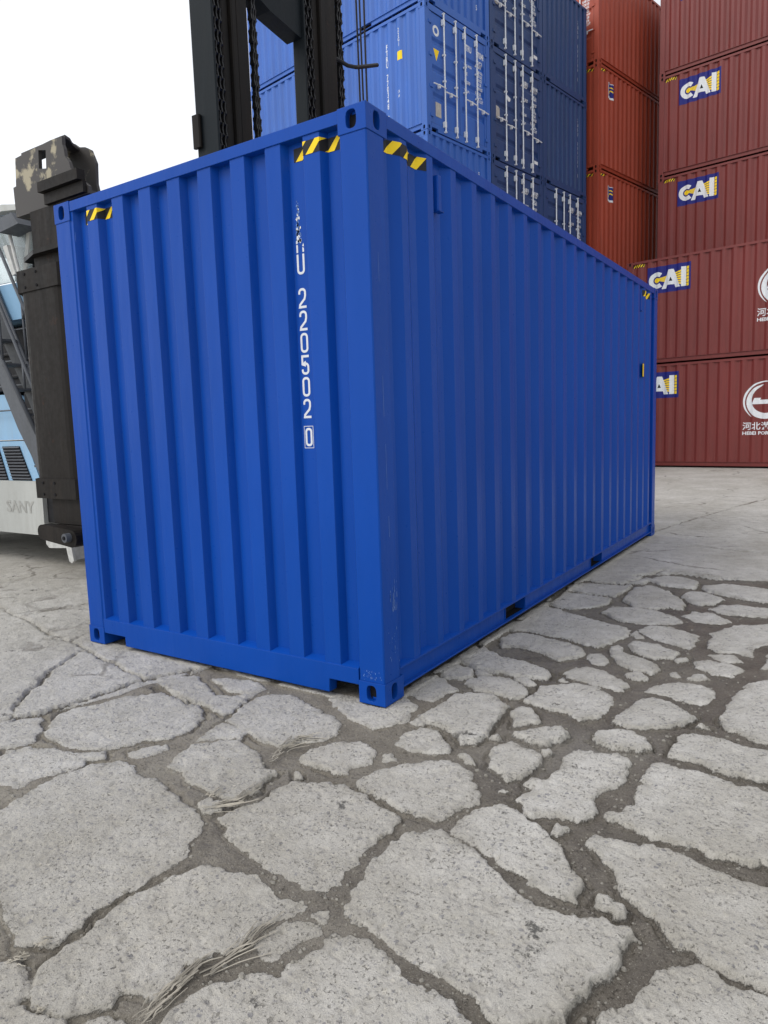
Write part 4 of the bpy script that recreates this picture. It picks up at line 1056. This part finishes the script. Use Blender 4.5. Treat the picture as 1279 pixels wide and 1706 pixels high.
# wheels
def wheel(x, y0, y1, r_=.74):
    mb = MB(); n = 40; ym = (y0+y1)/2
    prof = [(r_*.62, y0+.02), (r_*.72, y0), (r_*.93, y0+.01), (r_, y0+.06), (r_, y1-.06), (r_*.93, y1-.01), (r_*.72, y1), (r_*.62, y1-.02)]
    for k in range(n):
        a0, a1_ = 2*math.pi*k/n, 2*math.pi*(k+1)/n
        for (ra_, ya), (rb, yb) in zip(prof[:-1], prof[1:]):
            g = .028 if (k % 2 and ra_ == r_ and rb == r_) else 0
            P = lambda rr, yy, aa: (x+(rr-g)*math.cos(aa), yy, r_+(rr-g)*math.sin(aa))
            mb.face([P(ra_, ya, a0), P(rb, yb, a0), P(rb, yb, a1_), P(ra_, ya, a1_)])
    t = tb(mb, 'wheel', RUB)
    mb = MB()
    mb.tube([(x, y0+.10, r_), (x, y1-.10, r_)], r_*.62, 28); mb.tube([(x, y0+.02, r_), (x, y0+.099, r_)], r_*.2, 16)
    for k in range(10): a = k*math.pi/5; mb.tube([(x+.16*math.cos(a), y0+.07, r_+.16*math.sin(a)), (x+.16*math.cos(a), y0+.0995, r_+.16*math.sin(a))], .014, 6)
    o = tb(mb, 'rim', TGREY); o.parent = t
for x, ya in ((-4.62, 1.62), (-4.62, 2.2), (-4.62, 3.35), (-4.62, 3.93), (-8.3, 1.75), (-8.3, 3.75)): wheel(x, ya, ya+.5)
# boarding step
mb = MB(); mb.box(-4.84, -4.50, 1.22, 1.44, .40, .42); mb.prism([(-4.87, .425), (-4.46, .425), (-4.42, .20), (-4.46, .17), (-4.50, .19), (-4.53, .32), (-4.82, .30), (-4.87, .34)], 1.19, 1.2195, 'y')
mb.box(-4.47, -4.44, 1.22, 1.44, .20, .40)
for k in range(6): mb.box(-4.82+k*.055, -4.80+k*.055, 1.23, 1.43, .4205, .427)
tb(mb, 'boarding_step', TSTEEL)

# ---------------------------------------------------------------- litter in the joints
def hgt(): return -.006
for k, P in enumerate(poly_list(STRAW)):
    rs = random.Random(40+k); mb = MB(); tot = float(np.hypot(*(P[-1]-P[0])))
    n = [30, 16, 20, 14, 10, 18, 12, 9, 9][k]; wid = .022 if k < 2 else .028
    for i in range(n):
        a = rs.uniform(0, .55) if k else rs.uniform(0, .6); b = min(1, a+rs.uniform(.12, .5))
        off = rs.gauss(0, wid*.5); ang = rs.gauss(0, .16 if k < 2 else .3); zz = rs.uniform(-.006, .008 if k < 2 else .005); w_ = rs.uniform(.0012, .003)
        def at(t):
            t = t*(len(P)-1); j = min(int(t), len(P)-2); q = P[j]+(P[j+1]-P[j])*(t-j); return q
        dn = (P[-1]-P[0])/tot; nn = np.array([-dn[1], dn[0]])
        pts = []
        for j in range(6):
            t = a+(b-a)*j/5; q = at(t)+nn*(off+(t-a)*tot*math.tan(ang)+.002*math.sin(j*1.7+i)); pts.append((q[0], q[1], zz+.003*math.sin(j+i)))
        for p, q in zip(pts[:-1], pts[1:]):
            d_ = nn*w_
            mb.face([(p[0]-d_[0], p[1]-d_[1], p[2]), (q[0]-d_[0], q[1]-d_[1], q[2]), (q[0], q[1], q[2]+w_*.8), (p[0], p[1], p[2]+w_*.8)])
            mb.face([(p[0], p[1], p[2]+w_*.8), (q[0], q[1], q[2]+w_*.8), (q[0]+d_[0], q[1]+d_[1], q[2]), (p[0]+d_[0], p[1]+d_[1], p[2])])
    labs = ['bundle of dry straw at the bottom edge of the photo, thick and frayed', 'dry straw strands running on from the thick bundle along the slab edge',
            'small fan of dry straw below the near corner of the container', 'short straw wisp right of the small fan below the container',
            'few loose straws beside the small round stone left of centre', 'sparse straws in the joint left of centre', 'loose straws at the left edge of the photo',
            'short straw wisp near the lower left corner', 'straw wisp on the lowest left slabs']
    o = mb.build('straw_bundle', STRAWM)
    c = P.mean(0); me = o.data
    me.transform(Matrix.Translation((-c[0], -c[1], 0))); o.location = (c[0], c[1], 0)
    tag(o, labs[k], 'straw', 'dry straw on the ground')
# gravel crumbs: uncountable, one object
rs = np.random.RandomState(9); mk = np.where((gs_ < .004) & (np.hypot(gx_-1.89, gy_+2.85) < 8))[0]
pick = rs.choice(mk, 3000, replace=False); mb = MB()
for i in pick:
    x, y = gx_[i], gy_[i]; s_ = min(rs.gamma(1.6, .0017)+.0012, .011); a = rs.uniform(0, 6.28); q = rs.uniform(.6, 1)
    ring = [(s_*math.cos(a+k*1.047)*rs.uniform(.75, 1.15), s_*q*math.sin(a+k*1.047)*rs.uniform(.75, 1.15)) for k in range(6)]
    z = gh_[i]-s_*.4; t = rs.uniform(.45, .75)
    mb.add([(x+p[0]*.9, y+p[1]*.9, z) for p in ring]+[(x+p[0], y+p[1], z+s_*.55) for p in ring]+[(x+p[0]*t, y+p[1]*t, z+s_*rs.uniform(.95, 1.15)) for p in ring],
           [(12, 13, 14, 15, 16, 17)]+[(k, (k+1) % 6, 6+(k+1) % 6, 6+k) for k in range(6)]+[(6+k, 6+(k+1) % 6, 12+(k+1) % 6, 12+k) for k in range(6)])
tag(mb.build('gravel', STONE), 'small stones and grit lying in the muddy joints', 'gravel', kind='stuff')
